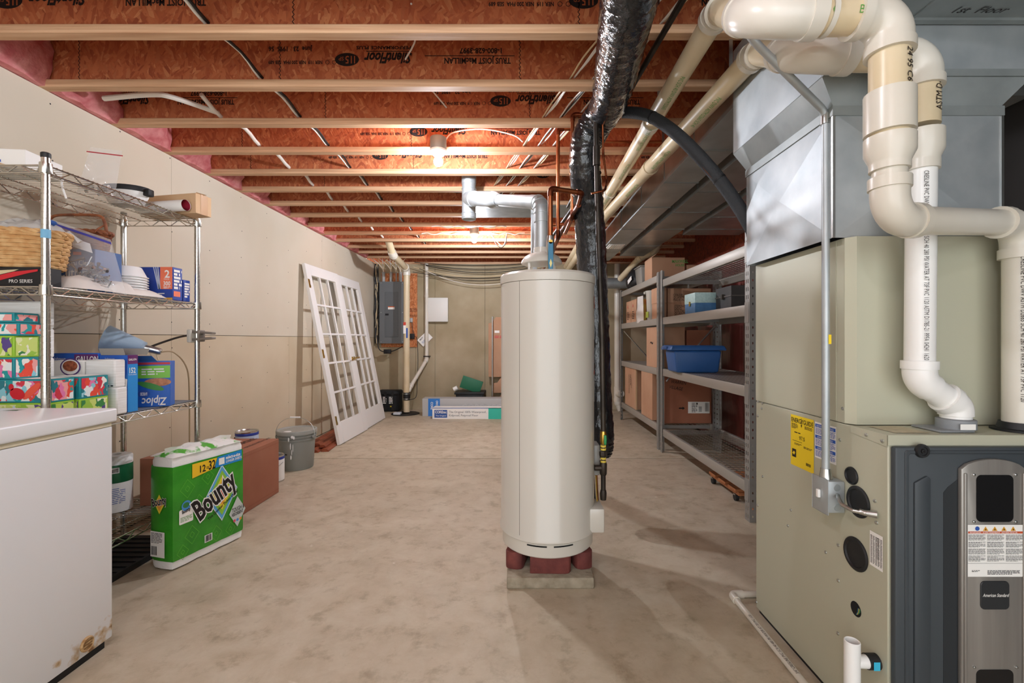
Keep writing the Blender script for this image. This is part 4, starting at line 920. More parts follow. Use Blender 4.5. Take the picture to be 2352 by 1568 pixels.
t = thing('paper_roll', 'white wallpaper roll with crimson inside beside the tan box', 'paper roll', (-2.04, 2.60, D4))
d0 = Vector((-2.20, 2.63, D4+.034)); d1 = Vector((-1.885, 2.575, D4+.034)); ax = (d1-d0).normalized()
MB().tube([d0, d1], .031, 24, caps=False).build('outer_sheet', PAPER, t, True)
CRIM = mk('crimson_paper', '#a8243c', .7)
for k, r in enumerate((.0305, .026, .0215, .017)): MB().tube([d0+ax*.01, d1-ax*(.004+.006*k)], r, 20, caps=False).build('inner_sheet', CRIM, t, True)
# --- second shelf
t, b, F, a, c, h = carton('game_box', 'flat black box with red and gold swoosh under the pale wicker basket', 'box', -2.38, -1.995, 1.90, 1.985, D3, D3+.078, BLK)
shape('print', mk('swoosh_gold', '#cfc096', .5), b, F['f'], [(-.19, .01), (-.05, .03), (.08, .06), (.10, .068), (.02, .064), (-.19, .035)])
shape('print', mk('swoosh_red', '#c8202c', .5), b, F['f'], [(-.12, .002), (.02, .022), (.14, .052), (.18, .06), (.18, .068), (.08, .058), (-.02, .034), (-.15, .014)], .002)
text('PRO SERIES', .02, PAPER, b, F['f'], .06, .012, off=.003)
WICK = mk('wicker_pale', '#d9b27c', .6, c2='#c2925a', scale=30); WICB = mk('wicker_brown', '#9a5a34', .6, c2='#6f3a20', scale=30)
def basket(name, label, cx, cy, z, rx, ry, H, mat, rows, stakes, taper=.85):
    t = thing(name, label, 'basket', (cx, cy, z)); m = MB()
    MB(Matrix.Translation((cx, cy, z)) @ Matrix.Diagonal((rx/ry, 1, 1, 1))).lathe([(.005, .002), (ry*taper*.97, .002), (ry*.96, H*.98), (ry*.92, H*.98), (ry*taper*.93, .008), (.005, .008)], 36).build('liner', mk('basket_inside', '#7a5632', .8), t, True)
    for k in range(rows):
        f = (k+.5)/rows; s = taper+(1-taper)*f; ps = []; n = stakes*4
        for i in range(n+1):
            a = 2*math.pi*i/n; w = 1+.022*math.sin(a*stakes+math.pi*k)
            ps.append((cx+rx*s*w*math.cos(a), cy+ry*s*w*math.sin(a), z+H*f))
        m.tube(ps, H/rows*.55, 6, caps=False)
    m.build('weave', mat, t, True)
    m = MB()
    for i in range(stakes):
        a = 2*math.pi*(i+.5)/stakes; m.tube([(cx+rx*taper*math.cos(a), cy+ry*taper*math.sin(a), z), (cx+rx*math.cos(a), cy+ry*math.sin(a), z+H)], .003, 5)
    m.build('stakes', mat, t, True)
    m = MB()
    for k in range(3):
        ps = [(cx+(rx+.008*math.sin(9*a+2.1*k))*math.cos(a), cy+(ry+.008*math.sin(9*a+2.1*k))*math.sin(a), z+H+.007*math.cos(9*a+2.1*k)+.004) for a in [2*math.pi*i/72 for i in range(73)]]
        m.tube(ps, .007, 6, caps=False)
    m.build('rim', mat, t, True); return t
t = basket('wicker_basket', 'pale woven wicker basket filled with wrapped plastic', -2.19, 2.0, D3+.08, .19, .11, .15, WICK, 9, 16)
vs = []; fs = []; rr = random.Random(8); n = 14
for i in range(n+1):
    for j in range(n+1):
        u = (i/n-.5)*2; v = (j/n-.5)*2; e = max(0, 1-u*u)*max(0, 1-v*v)
        vs.append((-2.19+.17*u, 2.015+.095*v, D3+.225+.075*e**.5+rr.uniform(-.012, .012)))
for i in range(n):
    for j in range(n): fs.append((i*(n+1)+j, (i+1)*(n+1)+j, (i+1)*(n+1)+j+1, i*(n+1)+j+1))
tag(MB().add(vs, fs).build('plastic_wrap', mk('wrap_film', '#dcdcd8', .15, alpha=.75), None, True), 'crumpled clear plastic wrap heaped in the pale wicker basket', 'plastic wrap')
tag(MB().sphere((-2.14, 2.06, D3+.30), .03, 10, 6, (1.6, .8, .6)).build('blue_pouch', mk('pouch_blue', '#3a62a8', .4), None, True), 'small blue pouch on the wrap in the pale basket', 'pouch')
t, b, F, a, c, h = carton('cutlery_box', 'blue plastic cutlery box standing behind the zip bag of cutlery', 'box', -2.31, -2.06, 2.21, 2.36, D3, D3+.215, mk('box_blue', '#2a5590', .5))
text('Crystal Clear', .036, PAPER, b, F['f'], -.045, .135, sx=.8); text('Cutlery', .066, PAPER, b, F['f'], -.055, .078, sx=.8, bold=.01)
text('Half Size', .014, PAPER, b, F['f'], -.02, .05); decal('print', PAPER, b, F['f'], -.055, -.01, .175, .208); decal('print', mk('label_red', ''), b, F['f'], .02, .06, .185, .2)
bars_print(INK, b, F['f'], -.045, -.02, .182, .198)
t = basket('wicker_basket', 'small brown wicker basket with handle on the blue cutlery box', -2.215, 2.285, D3+.216, .155, .07, .085, WICB, 9, 18, .9)
MB().tube(crom([(-2.365, 2.285, D3+.30), (-2.36, 2.285, D3+.36), (-2.33, 2.285, D3+.395), (-2.22, 2.285, D3+.40), (-2.11, 2.285, D3+.395), (-2.08, 2.285, D3+.36), (-2.07, 2.285, D3+.30)], 5), .007, 8).build('handle', WICB, t, True)
MB().tube([(-2.08, 2.285, D3+.35), (-2.085, 2.25, D3+.32), (-2.075, 2.225, D3+.30)], .004, 6).build('handle_brace', WICB, t, True)
t = thing('zip_bag', 'large clear zip bag of silver plastic cutlery with purple closure', 'bag', (-2.03, 2.16, D3))
F = FR((-2.0, 2.155, D3+.03), (.88, .25, -.32), (-.34, .10, .93))
pillow('bag_film', FILM, t, F, .25, .29, .04, .98, seed=4)
decal('zip_strip', mk('zip_purple', '#4a4aa8', .4), t, F, -.12, .12, .262, .275, .004)
decal('writing_patch', mk('patch_white', '#e4e6ea', .4), t, F, -.05, .03, .17, .22, .028)
m = MB(); rr = random.Random(15)
for k in range(34):
    p = F @ Vector((rr.uniform(-.07, .06), rr.uniform(.015, .13), rr.uniform(-.018, .018))); q = Vector((rr.uniform(-1, 1), rr.uniform(-.4, .4), rr.uniform(-.6, .6))).normalized()
    m.tube([p-q*.035, p+q*.01, p+q*.035], .005, 6, radii=[.0028, .004, .008])
m.build('cutlery', mk('cutlery_silver', '#b8bac0', .2, .9), t, True)['kind'] = 'stuff'
vs = []; fs = []; rr = random.Random(21); nx, ny = 8, 22
for i in range(nx+1):
    for j in range(ny+1):
        u = i/nx; v = j/ny; e = math.sin(math.pi*u)**.5*math.sin(math.pi*v)**.4*(1 if v < .6 else .45)
        xa_ = -2.10+.095*max(0, min(1, (v-.55)/.15)); vs.append((xa_+(-1.945-xa_)*u+.006*math.sin(9*v), 1.99+.52*v, D3+.002+e*(.075+.02*math.sin(7*v+3*u)+rr.uniform(-.008, .008))))
for i in range(nx):
    for j in range(ny): fs.append((i*(ny+1)+j, (i+1)*(ny+1)+j, (i+1)*(ny+1)+j+1, i*(ny+1)+j+1))
tag(MB().add(vs, fs).build('plastic_bag', mk('bag_white', '#ece5dd', .3, alpha=.9), None, True), 'crumpled thin white plastic bag lying along the shelf edge', 'bag')
bowl = None; G = 'white foam bowls in a stack'
for k in range(9):
    if bowl is None:
        bowl = MB().lathe([(.092, 0), (.096, .001), (.095, .004), (.088, .006), (.065, .055), (.06, .058), (.002, .058), (.002, .055), (.058, .055), (.084, .004)], 32, (-2.115, 2.45, D3+.0)).build('foam_bowl', mk('foam_white', '#f2f1ee', .6), None, True)
        tag(bowl, 'white foam bowl in the upside-down stack beside the white bag', 'bowl', G); b0 = bowl
    else: tag(share(bowl, (0, 0, .0135*k)), 'white foam bowl in the upside-down stack beside the white bag', 'bowl', G)
b2 = None
for k in range(8):
    if b2 is None: b2 = tag(MB().lathe([(.002, 0), (.03, 0), (.041, .09), (.044, .092), (.044, .096), (.040, .095), (.029, .003), (.002, .003)], 24, (-2.27, 2.47, D3)).build('foam_cup', mk('foam_white', ''), None, True), 'white foam cup in the stack behind the bag of cutlery', 'cup', 'white foam cups in a stack')
    else: tag(share(b2, (0, 0, .018*k)), 'white foam cup in the stack behind the bag of cutlery', 'cup', 'white foam cups in a stack')
ZB = mk('carton_blue', '#24439c', .4); ORG = mk('carton_orange', '#ee7a55', .4)
t, b, F, a, c, h = carton('bag_carton', 'blue and orange twin pack carton of bags by the rack post', 'box', -2.16, -1.962, 2.575, 2.65, D3, D3+.185, ZB)
decal('print', ORG, b, F['f'], .03, a, .06, h); text('2', .06, PAPER, b, F['f'], .055, .125, bold=.02); text('PACK', .012, PAPER, b, F['f'], .052, .112); text('300', .034, PAPER, b, F['f'], .048, .08, sx=.8, bold=.02); lines_print(PAPER, b, F['f'], .05, .09, .062, .076, 2, 3)
for k in range(3): shape('print', mk('arc_silver', '#b9c4d8', .4), b, F['f'], [(-.01+.012*k, h), (-.004+.012*k, h), (.026+.004*k, .06), (.018+.004*k, .06)])
lines_print(PAPER, b, F['f'], -.03, .06, .02, .04, 2, 9); decal('print', mk('carton_gold', '#d9a53c', .4), b, F['f'], .05, a, 0, .012)
decal('print', ORG, b, F['r'], -.03, .02, .02, .05); lines_print(PAPER, b, F['r'], -.03, .03, .06, .175, 6, 7, .7)
t, b, F, a, c, h = carton('bag_carton', 'small blue carton squeezed between the twin pack and the rack post', 'box', -2.11, -1.968, 2.665, 2.72, D3, D3+.125, ZB)
lines_print(PAPER, b, F['r'], -.02, .02, .02, .11, 6, 4, .7)
# --- third shelf
TROP = ['#e9f1ef', '#e8503c', '#1f9ea0', '#f0a6a0', '#8fd0dc', '#d63a4a', '#f4efe6', '#2b7f8a', '#e87fb0']
LIME = ['#e6ecb0', '#9cc84a', '#5b4a8c', '#cfe07a', '#3f8a4a', '#f2f1d8', '#b9d45c']
TR = patches('tissue_print_tropical', TROP, 40, stretch=(1, 1, .55)); LM = patches('tissue_print_lime', LIME, 34, stretch=(1, 1, .7))
TEAL = mk('tissue_edge_teal', '#1f9098', .45); LG = mk('tissue_edge_lime', '#9ccc3c', .45)
def tissue(label, x0, x1, y0, y1, z0, kind, hgt=.098, rz=0):
    t, b, F, a, c, h = carton('tissue_box', label, 'tissue box', x0, x1, y0, y1, z0, z0+hgt, TEAL if kind else LG, rz, 'printed tissue boxes')
    m = TR if kind else LM; e = .007
    decal('printed_side', m, b, F['f'], -a+e, a-e, e, h-e); decal('printed_side', m, b, F['r'], -c+e, c-e, e, h-e); decal('printed_top', PAPER, b, F['t'], -a+e, a-e, -c+e, c-e)
    shape('print', mk('leaf_coral', '#ec5a44', .45) if kind else mk('leaf_lime', '#dbe77a', .45), b, F['f'], ell(a*.35, h*.5, min(.052, h*.5), min(.016, h*.16), 18, .75), .0022)
    shape('print', mk('leaf_pale', '#cfe8ee', .45), b, F['f'], ell(-a*.25, h*.5, h*.11, h*.4, 14, .2), .0022)
    return b, F, a, h
tissue('lime printed tissue box under the flamingo-coloured one by the near post', -2.19, -1.965, 1.905, 2.012, D2, 0)
b, F, a, h = tissue('teal and coral printed tissue box with red bird, beside the near rack post', -2.19, -1.965, 1.905, 2.012, D2+.099, 1)
shape('print', mk('bird_red', '#d3202f', .45), b, F['f'], ell(-.02, .038, .032, .024, 18, -.3), .003)
shape('print', mk('bird_red', ''), b, F['f'], ell(-.045, .066, .011, .014, 14), .003)
tissue('lime printed tissue box under the teal one next to the napkin packs', -2.10, -1.955, 2.025, 2.165, D2, 0)
tissue('teal and coral printed tissue box next to the napkin packs', -2.10, -1.955, 2.025, 2.165, D2+.099, 1)
tissue('teal printed tissue box at the bottom of the tall stack', -2.37, -2.115, 1.905, 2.005, D2+.198, 1, .09)
tissue('lime printed tissue box in the middle of the tall stack', -2.37, -2.115, 1.905, 2.005, D2+.289, 0, .09)
tissue('coral printed tissue box near the top of the tall stack', -2.37, -2.105, 1.905, 2.005, D2+.380, 1, .055, .05)
tissue('dark teal printed tissue box topping the tall stack', -2.37, -2.115, 1.905, 2.005, D2+.436, 1, .04)
NAP = mk('napkin_paper', '#f3f2ef', .6, c2='#e6e4df', scale=6, stretch=(1, 1, 30), detail=2, bump=.15, bscale=8, bstretch=(1, 1, 20))
def napkin(label, x0, x1, y0, y1, z0, h):
    t, b, F, a, c, hh = carton('napkin_pack', label, 'napkin pack', x0, x1, y0, y1, z0, z0+h, NAP, 0, 'wrapped white napkin packs', .006)
    decal('print', INK, b, F['f'], a*.1, a*.35, h*.15, h*.24, .002)
    return b, F, a, h
for k, hh in enumerate((.14, .14, .13, .12)): napkin(('lowest', 'second lowest', 'third', 'topmost')[k]+' white napkin pack in the stack behind the tall tissue boxes', -2.32, -2.12, 2.02, 2.08, D2+sum((.14, .14, .13, .12)[:k])+.001*k, hh)
napkin('lower white napkin pack in front of the blue gallon carton', -2.10, -1.945, 2.20, 2.262, D2, .13)
b, F, a, h = napkin('upper white napkin pack in front of the blue gallon carton', -2.10, -1.955, 2.20, 2.262, D2+.131, .135)
for k, cc in enumerate(('#e0c93c', '#c8323c', '#4aa0d0', '#1d1d1d')): decal('print', mk('swatch_'+cc[1:], cc, .5), b, F['f'], .0+.018*k, .012+.018*k, .006, .012, .002)
napkin('white napkin pack under the printed pecan pouch', -2.30, -2.105, 2.20, 2.262, D2, .13)
t, b, F, a, c, h = carton('food_pouch', 'white printed pouch with purple-ringed bowl of pecans on napkins', 'pouch', -2.27, -2.105, 2.20, 2.262, D2+.131, D2+.262, PAPER, 0, None, .006)
shape('print', mk('ring_purple', '#5a3a78', .5), b, F['f'], ell(.02, .10, .05, .042), .002); shape('print', PAPER, b, F['f'], ell(.02, .10, .043, .036), .0026)
shape('print', mk('pecan_brown', '#7a3a20', .6, c2='#b5623c', scale=70), b, F['f'], ell(.02, .105, .036, .026), .0032)
text('th.fair', .036, INK, b, F['f'], -.02, .012, shear=.3, sx=.8)
GB = mk('gallon_blue', '#1e4fae', .35, c2='#2767c8', scale=6); GC = mk('gallon_cyan', '#2f8fd8', .35); PUR = mk('band_purple', '#6a2f6a', .4)
t, b, F, a, c, h = carton('bag_carton', 'long blue gallon freezer bag carton behind the pecan pouch', 'box', -2.34, -2.105, 2.275, 2.33, D2, D2+.295, GB)
decal('print', PUR, b, F['f'], 0.0, a, .245, .29); text('GALLON', .038, PAPER, b, F['f'], .008, .254, sx=.75, bold=.02); text('Johnson', .018, PAPER, b, F['f'], -.10, .262)
t, b, F, a, c, h = carton('bag_carton', 'upright open blue gallon carton with 152 count and yellow badge', 'box', -2.10, -1.958, 2.275, 2.335, D2, D2+.285, GB)
text('Ziploc', .05, PAPER, b, F['f'], -.045, .205, sx=.75, shear=.15, bold=.02); text('Johnson', .015, PAPER, b, F['f'], -.04, .262)
shape('print', mk('print_red', '#c8303c', .5), b, F['f'], ell(.02, .05, .035, .05)); shape('print', GC, b, F['f'], [(-.07, 0), (-.02, 0), (.05, .10), (.07, .20), (.07, .12), (.0, .0)], .0014)
decal('print', GC, b, F['r'], -c, c, 0, .24); decal('print', PUR, b, F['r'], -c, c, .24, h); text('GALLON', .014, PAPER, b, F['r'], -.026, .258, sx=.85, bold=.02); text('152', .038, PAPER, b, F['r'], -.027, .195, sx=.75, bold=.02); text('TOTAL BAGS', .008, PAPER, b, F['r'], -.026, .184)
bdg = shape('print', PAPER, b, F['f'], [(.008, .10), (.07, .125), (.072, .165), (.045, .175), (.01, .15)], .003); text('StayOpen', .017, INKB, b, F['f'], .012, .128, rot=.3, sx=.8, bold=.03, off=.004); shape('print', mk('badge_yellow', '#f0c51e', .5), b, F['f'], [(.012, .098), (.062, .118), (.064, .108), (.014, .088)], .004)
for q, (y_, rx) in enumerate(((2.275, .35), (2.335, -.5))):
    MB(Matrix.Translation((-2.03, y_, D2+.286)) @ Matrix.Rotation(rx, 4, 'X')).box(-.06, .12 if q else .06, -.001, .001, 0, .035).build('open_flap', mk('carton_inside', '#9b958c', .8), t)
GRNB = mk('sandwich_green', '#7cc63a', .4)
t, b, F, a, c, h = carton('bag_carton', 'green and blue sandwich bag carton standing upside down on the liner', 'box', -2.075, -1.925, 2.46, 2.55, D2, D2+.245, mk('sandwich_blue', '#1c62c0', .35), .42)
decal('print', GRNB, b, F['f'], -a, a, .155, .222); decal('print', mk('print_red', ''), b, F['f'], -a, a, .228, .240)
shape('print', mk('sandwich_brown', '#a86a48', .6, c2='#c98a64', scale=60), b, F['f'], ell(.02, .132, .06, .022), .002); shape('print', mk('sandwich_leaf', '#3f8f3a', .5), b, F['f'], ell(-.01, .112, .062, .016, 18, -.35), .0026)
shape('print', INKB, b, F['f'], ell(-.04, .072, .026, .02), .002); lines_print(PAPER, b, F['f'], -.055, -.025, .062, .08, 3, 2, .6, .003)
text('Ziploc', .058, PAPER, b, F['f'], .06, .048, rot=math.pi, sx=.72, shear=.15, bold=.02, off=.003); lines_print(PAPER, b, F['f'], -.05, .05, .17, .21, 3, 4, .5)
MB(Matrix.Translation((-2.01, 2.44, D2+.246)) @ Matrix.Rotation(.9, 4, 'X')).box(-.07, .07, -.001, .001, 0, .05).build('open_flap', mk('flap_blue', '#2d62a8', .5), t)
# --- lowest shelf and below
G = 'paper towel rolls in a wrap on the lowest shelf'
TOW = mk('towel_paper', '#f3f2ee', .8, bump=.2, bscale=120)
for k, (x, y) in enumerate(((-2.265, 2.56), (-2.30, 2.41))):
    t = thing('towel_roll', ('wrapped white paper towel roll with green band on the lowest wire shelf', 'white paper towel roll with green band behind the freezer edge, lowest wire shelf')[k], 'paper towels', (x, y, D1), G)
    MB().lathe([(.02, 0), (.068, 0), (.072, .004), (.072, .302), (.066, .31), (.022, .312), (.02, .25)], 32, (x, y, D1)).build('roll', TOW, t, True)
    MB().lathe([(.0726, .165), (.073, .166), (.073, .262), (.0726, .263)], 32, (x, y, D1)).build('wrap_band', mk('wrap_green', '#1f6a42', .35), t, True)
    F = FR((x+.73*.0735, y-.68*.0735, D1), (.68, .73, 0), (0, 0, 1)); decal('barcode', PAPER, t, F, -.035, .005, .22, .25, .0005); bars_print(INK, t, F, -.032, .002, .224, .246, 14, 3, .0009); lines_print(INKB, t, F, -.03, .03, .05, .14, 9, 3, .3, .0006)
t, b, F, a, c, h = carton('cardboard_box', 'small dark brown carton with white label on the lowest wire shelf', 'box', -2.185, -1.985, 2.62, 2.74, D1, D1+.27, CARDR)
decal('label', PAPER, b, F['f'], -.02, .06, .10, .22); bars_print(INK, b, F['f'], -.01, .05, .115, .14); lines_print(INK, b, F['f'], -.01, .05, .15, .21, 5, 3)
t = thing('floor_tray', 'black ribbed rubber tray on the floor under the wire rack', 'tray', (-2.16, 2.25, 0))
MB().box(-2.36, -1.975, 1.80, 2.72, .001, .012).build('tray_base', RUB, t)
MB().box(-2.36, -1.975, 1.80, 1.815, .012, .03).build('rim', RUB, t); MB().box(-1.99, -1.975, 1.816, 2.72, .012, .03).build('rim', RUB, t)
for k in range(16): MB().box(-2.35, -1.995, 1.84+.055*k, 1.85+.055*k, .012, .018).build('rib', RUB, t)
# --- clamp lamp on the far post
LB = mk('lamp_blue_grey', '#9fb3c4', .45); LBR = mk('lamp_brown_plastic', '#7d7266', .5)
t = thing('clamp_lamp', 'blue-grey clamp lamp with bent gooseneck fixed to the rack post', 'lamp', (RX1, RY1, 1.16))
py_ = RY1
for s in (-1, 1): MB(Matrix.Translation((RX1, py_, 1.205)) @ Matrix.Rotation(.08*s, 4, 'Y')).box(-.05, .10, -.02, .02, -.01+.022*s, .0+.022*s+.004).build('clamp_jaw', LBR, t, bev=.004)
MB().box(RX1-.045, RX1-.018, py_-.03, py_+.03, 1.16, 1.24).build('clamp_pad', mk('pad_pale', '#c9c2b4', .6), t, bev=.008)
MB().box(RX1+.017, RX1+.03, py_-.03, py_+.03, 1.165, 1.235).build('clamp_pad', LBR, t, bev=.006)
MB().tube(crom([(RX1-.04, py_-.01, 1.205), (-2.03, 2.70, 1.19), (-2.09, 2.64, 1.155), (-2.125, 2.60, 1.13)], 6), .006, 10).build('gooseneck', IRON, t, True)
ax = Vector((-.86, -.42, .30)).normalized(); s0 = Vector((-2.12, 2.605, 1.125))
sh = MB().tube([s0+ax*.03, s0+ax*.045, s0+ax*.20], .05, 28, radii=[.034, .04, .075], caps=False)
sh.tube([s0+ax*.20, s0+ax*.045, s0+ax*.03], .05, 28, radii=[.073, .038, .032], caps=False)
shd = sh.build('lamp_shade', LB, t, True)
MB().tube([s0+ax*.02, s0+ax*.032], .034, 20).build('shade_cap', LB, shd, True)
MB().tube([s0-ax*.06, s0-ax*.05, s0+ax*.02], .02, 16, radii=[.016, .02, .02]).build('socket', STEEL, t, True)
for k in (0, 1): MB().tube(crom([s0-ax*(.03*k), s0-ax*(.03*k)+Vector((.01, 0, -.03)), s0-ax*(.03*k)+Vector((.02, .0, -.06))], 4), .003, 6).build('hook_wire', CT, t, True)
MB().tube(crom([s0-ax*.06, (-2.03, 2.68, 1.10), (-2.0, 2.74, 1.0), (-2.03, 2.80, .8), (-2.05, 2.83, .5), (-2.04, 2.83, .32)], 6), .004, 6).build('cord', mk('cord_tan', '#a9906c', .6), t, True)
decal('cord_tag', mk('tag_pinkish', '#e0c4b6', .6), t, FCAM(-2.045, 2.828, 0), -.02, .025, .42, .52)
# ------------------------------------------------------------------ paper towel pack on the floor
o = Vector((-1.757, 2.307, .001)); u = Vector((.265, .964, 0)).normalized(); nrm = Vector((u.y, -u.x, 0))
F = FR(o, u, (0, 0, 1))                      # face towards the room: u along, v up, w out
t = thing('towel_pack', 'large green wrapped pack of paper towel rolls standing on the floor', 'paper towels', tuple(o+u*.21-nrm*.08))
def foot(inset, bulge=0):
    W, D = .42, .165; p = []
    for k in range(3):      # three roll bulges along the room side, then round the back
        for j in range(9):
            s = (k+(j+.0)/9)/3; p.append((s*W*(1-2*inset/W)+inset, -inset+bulge*abs(math.sin(3*math.pi*s))**.5-(.006 if bulge == 0 else 0)*(1-abs(math.sin(3*math.pi*s)))))
    q = [(W-inset, -inset), (W-inset+.004, -D*.25), (W-inset+.006, -D*.5), (W-inset+.004, -D*.75), (W-inset-.012, -D+inset)]
    r = [(W*(1-k/6)-inset*(1-2*k/6), -D+inset) for k in range(1, 6)]
    s_ = [(.012+inset, -D+inset), (inset-.004, -D*.75), (inset-.006, -D*.5), (inset-.004, -D*.25)]
    return p+q+r+s_
def ring(pl, zf): return [F @ Vector((a_, zf(a_) if callable(zf) else zf, w_)) for a_, w_ in pl]
def loft(rings, mat, name, par, cap=True):
    m = MB(); n = len(rings[0]); vs = [p for r_ in rings for p in r_]; fs = []
    for k in range(len(rings)-1):
        for i in range(n): fs.append((k*n+i, k*n+(i+1) % n, (k+1)*n+(i+1) % n, (k+1)*n+i))
    if cap: fs += [tuple(range(n))[::-1], tuple(range((len(rings)-1)*n, len(rings)*n))]
    return m.add(vs, fs).build(name, mat, par, True)
fr = foot(.006, .0)
loft([ring(foot(.02), .0), ring(foot(.008), .008), ring(fr, .03), ring(fr, .55), ring(foot(.012), .575), ring(foot(.03), .585)], TOW, 'rolls', t)
WG = mk('wrapper_green', '#3c9a28', .28, c2='#2f8a22', scale=9, detail=5, bump=.25, bscale=16, bstretch=(1, 1, 2))
wg = loft([ring(foot(.003, .003), .048), ring(foot(.001, .003), .06), ring(foot(.001, .003), .515), ring(foot(.003, .003), .528)], WG, 'wrapper', t, False)
vs = []; fs = []; rr = random.Random(31); n = 16; mm_ = 8
for i in range(n+1):
    for j in range(mm_+1):
        a_ = i/n; w_ = j/mm_; e = math.sin(math.pi*a_)**.4*math.sin(math.pi*w_)**.4
        vs.append(F @ Vector((.005+.41*a_, .575+.03*e+rr.uniform(-.006, .010)*e, -.162+.16*w_)))
for i in range(n):
    for j in range(mm_): fs.append((i*(mm_+1)+j, (i+1)*(mm_+1)+j, (i+1)*(mm_+1)+j+1, i*(mm_+1)+j+1))
GTOP = mk('wrapper_top', '#58b040', .25, c2='#efefe9', scale=14, detail=3, lo=.42, hi=.5)
MB().add(vs, fs).build('top_film', GTOP, t, True)
vs = [F @ Vector((.02+.38*i/14, .602+.004*math.sin(i*1.7)+(.014 if k else -.015), -.08+.012*k*math.sin(i))) for i in range(15) for k in (0, 1)]
MB().add(vs, [(2*i, 2*i+2, 2*i+3, 2*i+1) for i in range(14)]).build('seam_fin', FILM2, t, True)
WY = mk('pack_yellow', '#f3c52a', .35); WBL = mk('pack_blue', '#1c8ad0', .35)
PF = lambda nm, mt, pl, off: shape(nm, mt, wg, F, pl, off)
PF('print', WY, [(.10, .445), (.225, .465), (.245, .52), (.10, .52)], .0045); PF('print', WBL, [(.228, .465), (.405, .465), (.405, .527), (.248, .522)], .0045)
text('12', .052, INK, wg, F, .135, .465, sx=.8, bold=.02, off=.0055); text('=', .035, INK, wg, F, .178, .468, off=.0055); text('32', .068, INK, wg, F, .192, .466, sx=.62, bold=.02, off=.0055)
decal('print', PAPER, wg, F, .255, .29, .475, .512, .0055); text('select-a-size', .026, PAPER, wg, F, .298, .497, sx=.75, bold=.03, off=.0055); text('LONGER SHEETS', .020, PAPER, wg, F, .298, .477, sx=.72, bold=.02, off=.0055)
def dia(cu, cv, a_, b_): return [(cu, cv+b_), (cu-a_, cv), (cu, cv-b_), (cu+a_, cv)]
for k, (cc, s) in enumerate((('#dfe9ee', 1.06), ('#5aa8d8', 1), ('#8cc63c', .84), ('#f0d83c', .64), ('#f0a03c', .46), ('#e2502c', .28))): PF('print', mk('dia_'+cc[1:], cc, .4), dia(.275, .315, .095*s, .15*s), .0042+.0005*k)
for bo, mt, of in ((.075, PAPER, .0075), (.03, INK, .0082)): text('Bounty', .165, mt, wg, F, .135, .205, rot=.50, sx=.56, shear=.1, bold=bo, off=of)
text('The Quicker Picker Upper', .022, INK, wg, F, .19, .19, rot=.50, sx=.9, bold=.02, off=.0085)
PF('print', mk('pack_grey', '#c4cbc6', .4), dia(.372, .175, .055, .088), .0088)
text('TOUGH &', .033, INK, wg, F, .336, .178, sx=.55, bold=.02, off=.0094, rot=.06); text('ABSORBENT', .028, INK, wg, F, .334, .154, sx=.5, bold=.02, off=.0094, rot=.06)
for k, cc in enumerate(('#d8506a', '#4a8fd0', '#e89a3c')): PF('print', mk('dot_'+cc[1:], cc, .5), ell(.352+.02*k, .127, .0085, .0085, 14), .0094)
PF('print', PAPER, rrect(.03, .105, .225, .30, .006, 0), .0045); PF('print', mk('dot_4a8fd0', ''), ell(.068, .315, .026, .026), .005); PF('print', mk('globe_green', '#2f7a3a', .5), ell(.066, .318, .017, .014), .0055)
text('Bounty', .026, INK, wg, F, .045, .278, rot=.15, sx=.6, bold=.03, off=.006); lines_print(mk('green_ink', ''), wg, F, .036, .10, .235, .262, 4, 3, .4, .0055)
decal('print', PAPER, wg, F, .17, .215, .075, .115, .0045); bars_print(INK, wg, F, .175, .211, .079, .112, 12, 5, .0052)
GL2 = mk('wrapper_lines', '#67b93a', .35)
for cu, cv, s in ((.075, .40, .05), (.19, .43, .045), (.10, .15, .05), (.05, .08, .04), (.24, .10, .045), (.30, .46, .03), (.14, .30, .05), (.33, .09, .04)):
    for q in (1, .35):
        o_ = dia(cu, cv, s*q*.8, s*q); i_ = dia(cu, cv, s*q*.8-.0022, s*q-.003); m = MB(F); m.flat = True
        m.add([(a_, b_, .0036) for a_, b_ in o_+i_], [(k, (k+1) % 4, 4+(k+1) % 4, 4+k) for k in range(4)]).build('print', GL2, wg)
Fs = FR(o-nrm*.165-u*.007, nrm, (0, 0, 1))           # narrow end
decal('print', PAPER, wg, Fs, .03, .125, .07, .20, .004); lines_print(INK, wg, Fs, .035, .11, .14, .195, 8, 3, .4, .005); bars_print(INK, wg, Fs, .035, .075, .08, .125, 12, 3, .005)
PF2 = lambda mt, pl, of: shape('print', mt, wg, Fs, pl, of)
PF2(mk('dia_f0d83c', ''), dia(.09, .34, .032, .05), .004); PF2(mk('dia_f0a03c', ''), dia(.09, .34, .022, .034), .0045)
for bo, mt, of in ((.06, PAPER, .005), (.03, INK, .0056)): text('Bounty', .055, mt, wg, Fs, .045, .325, rot=.25, sx=.62, bold=bo, off=of)
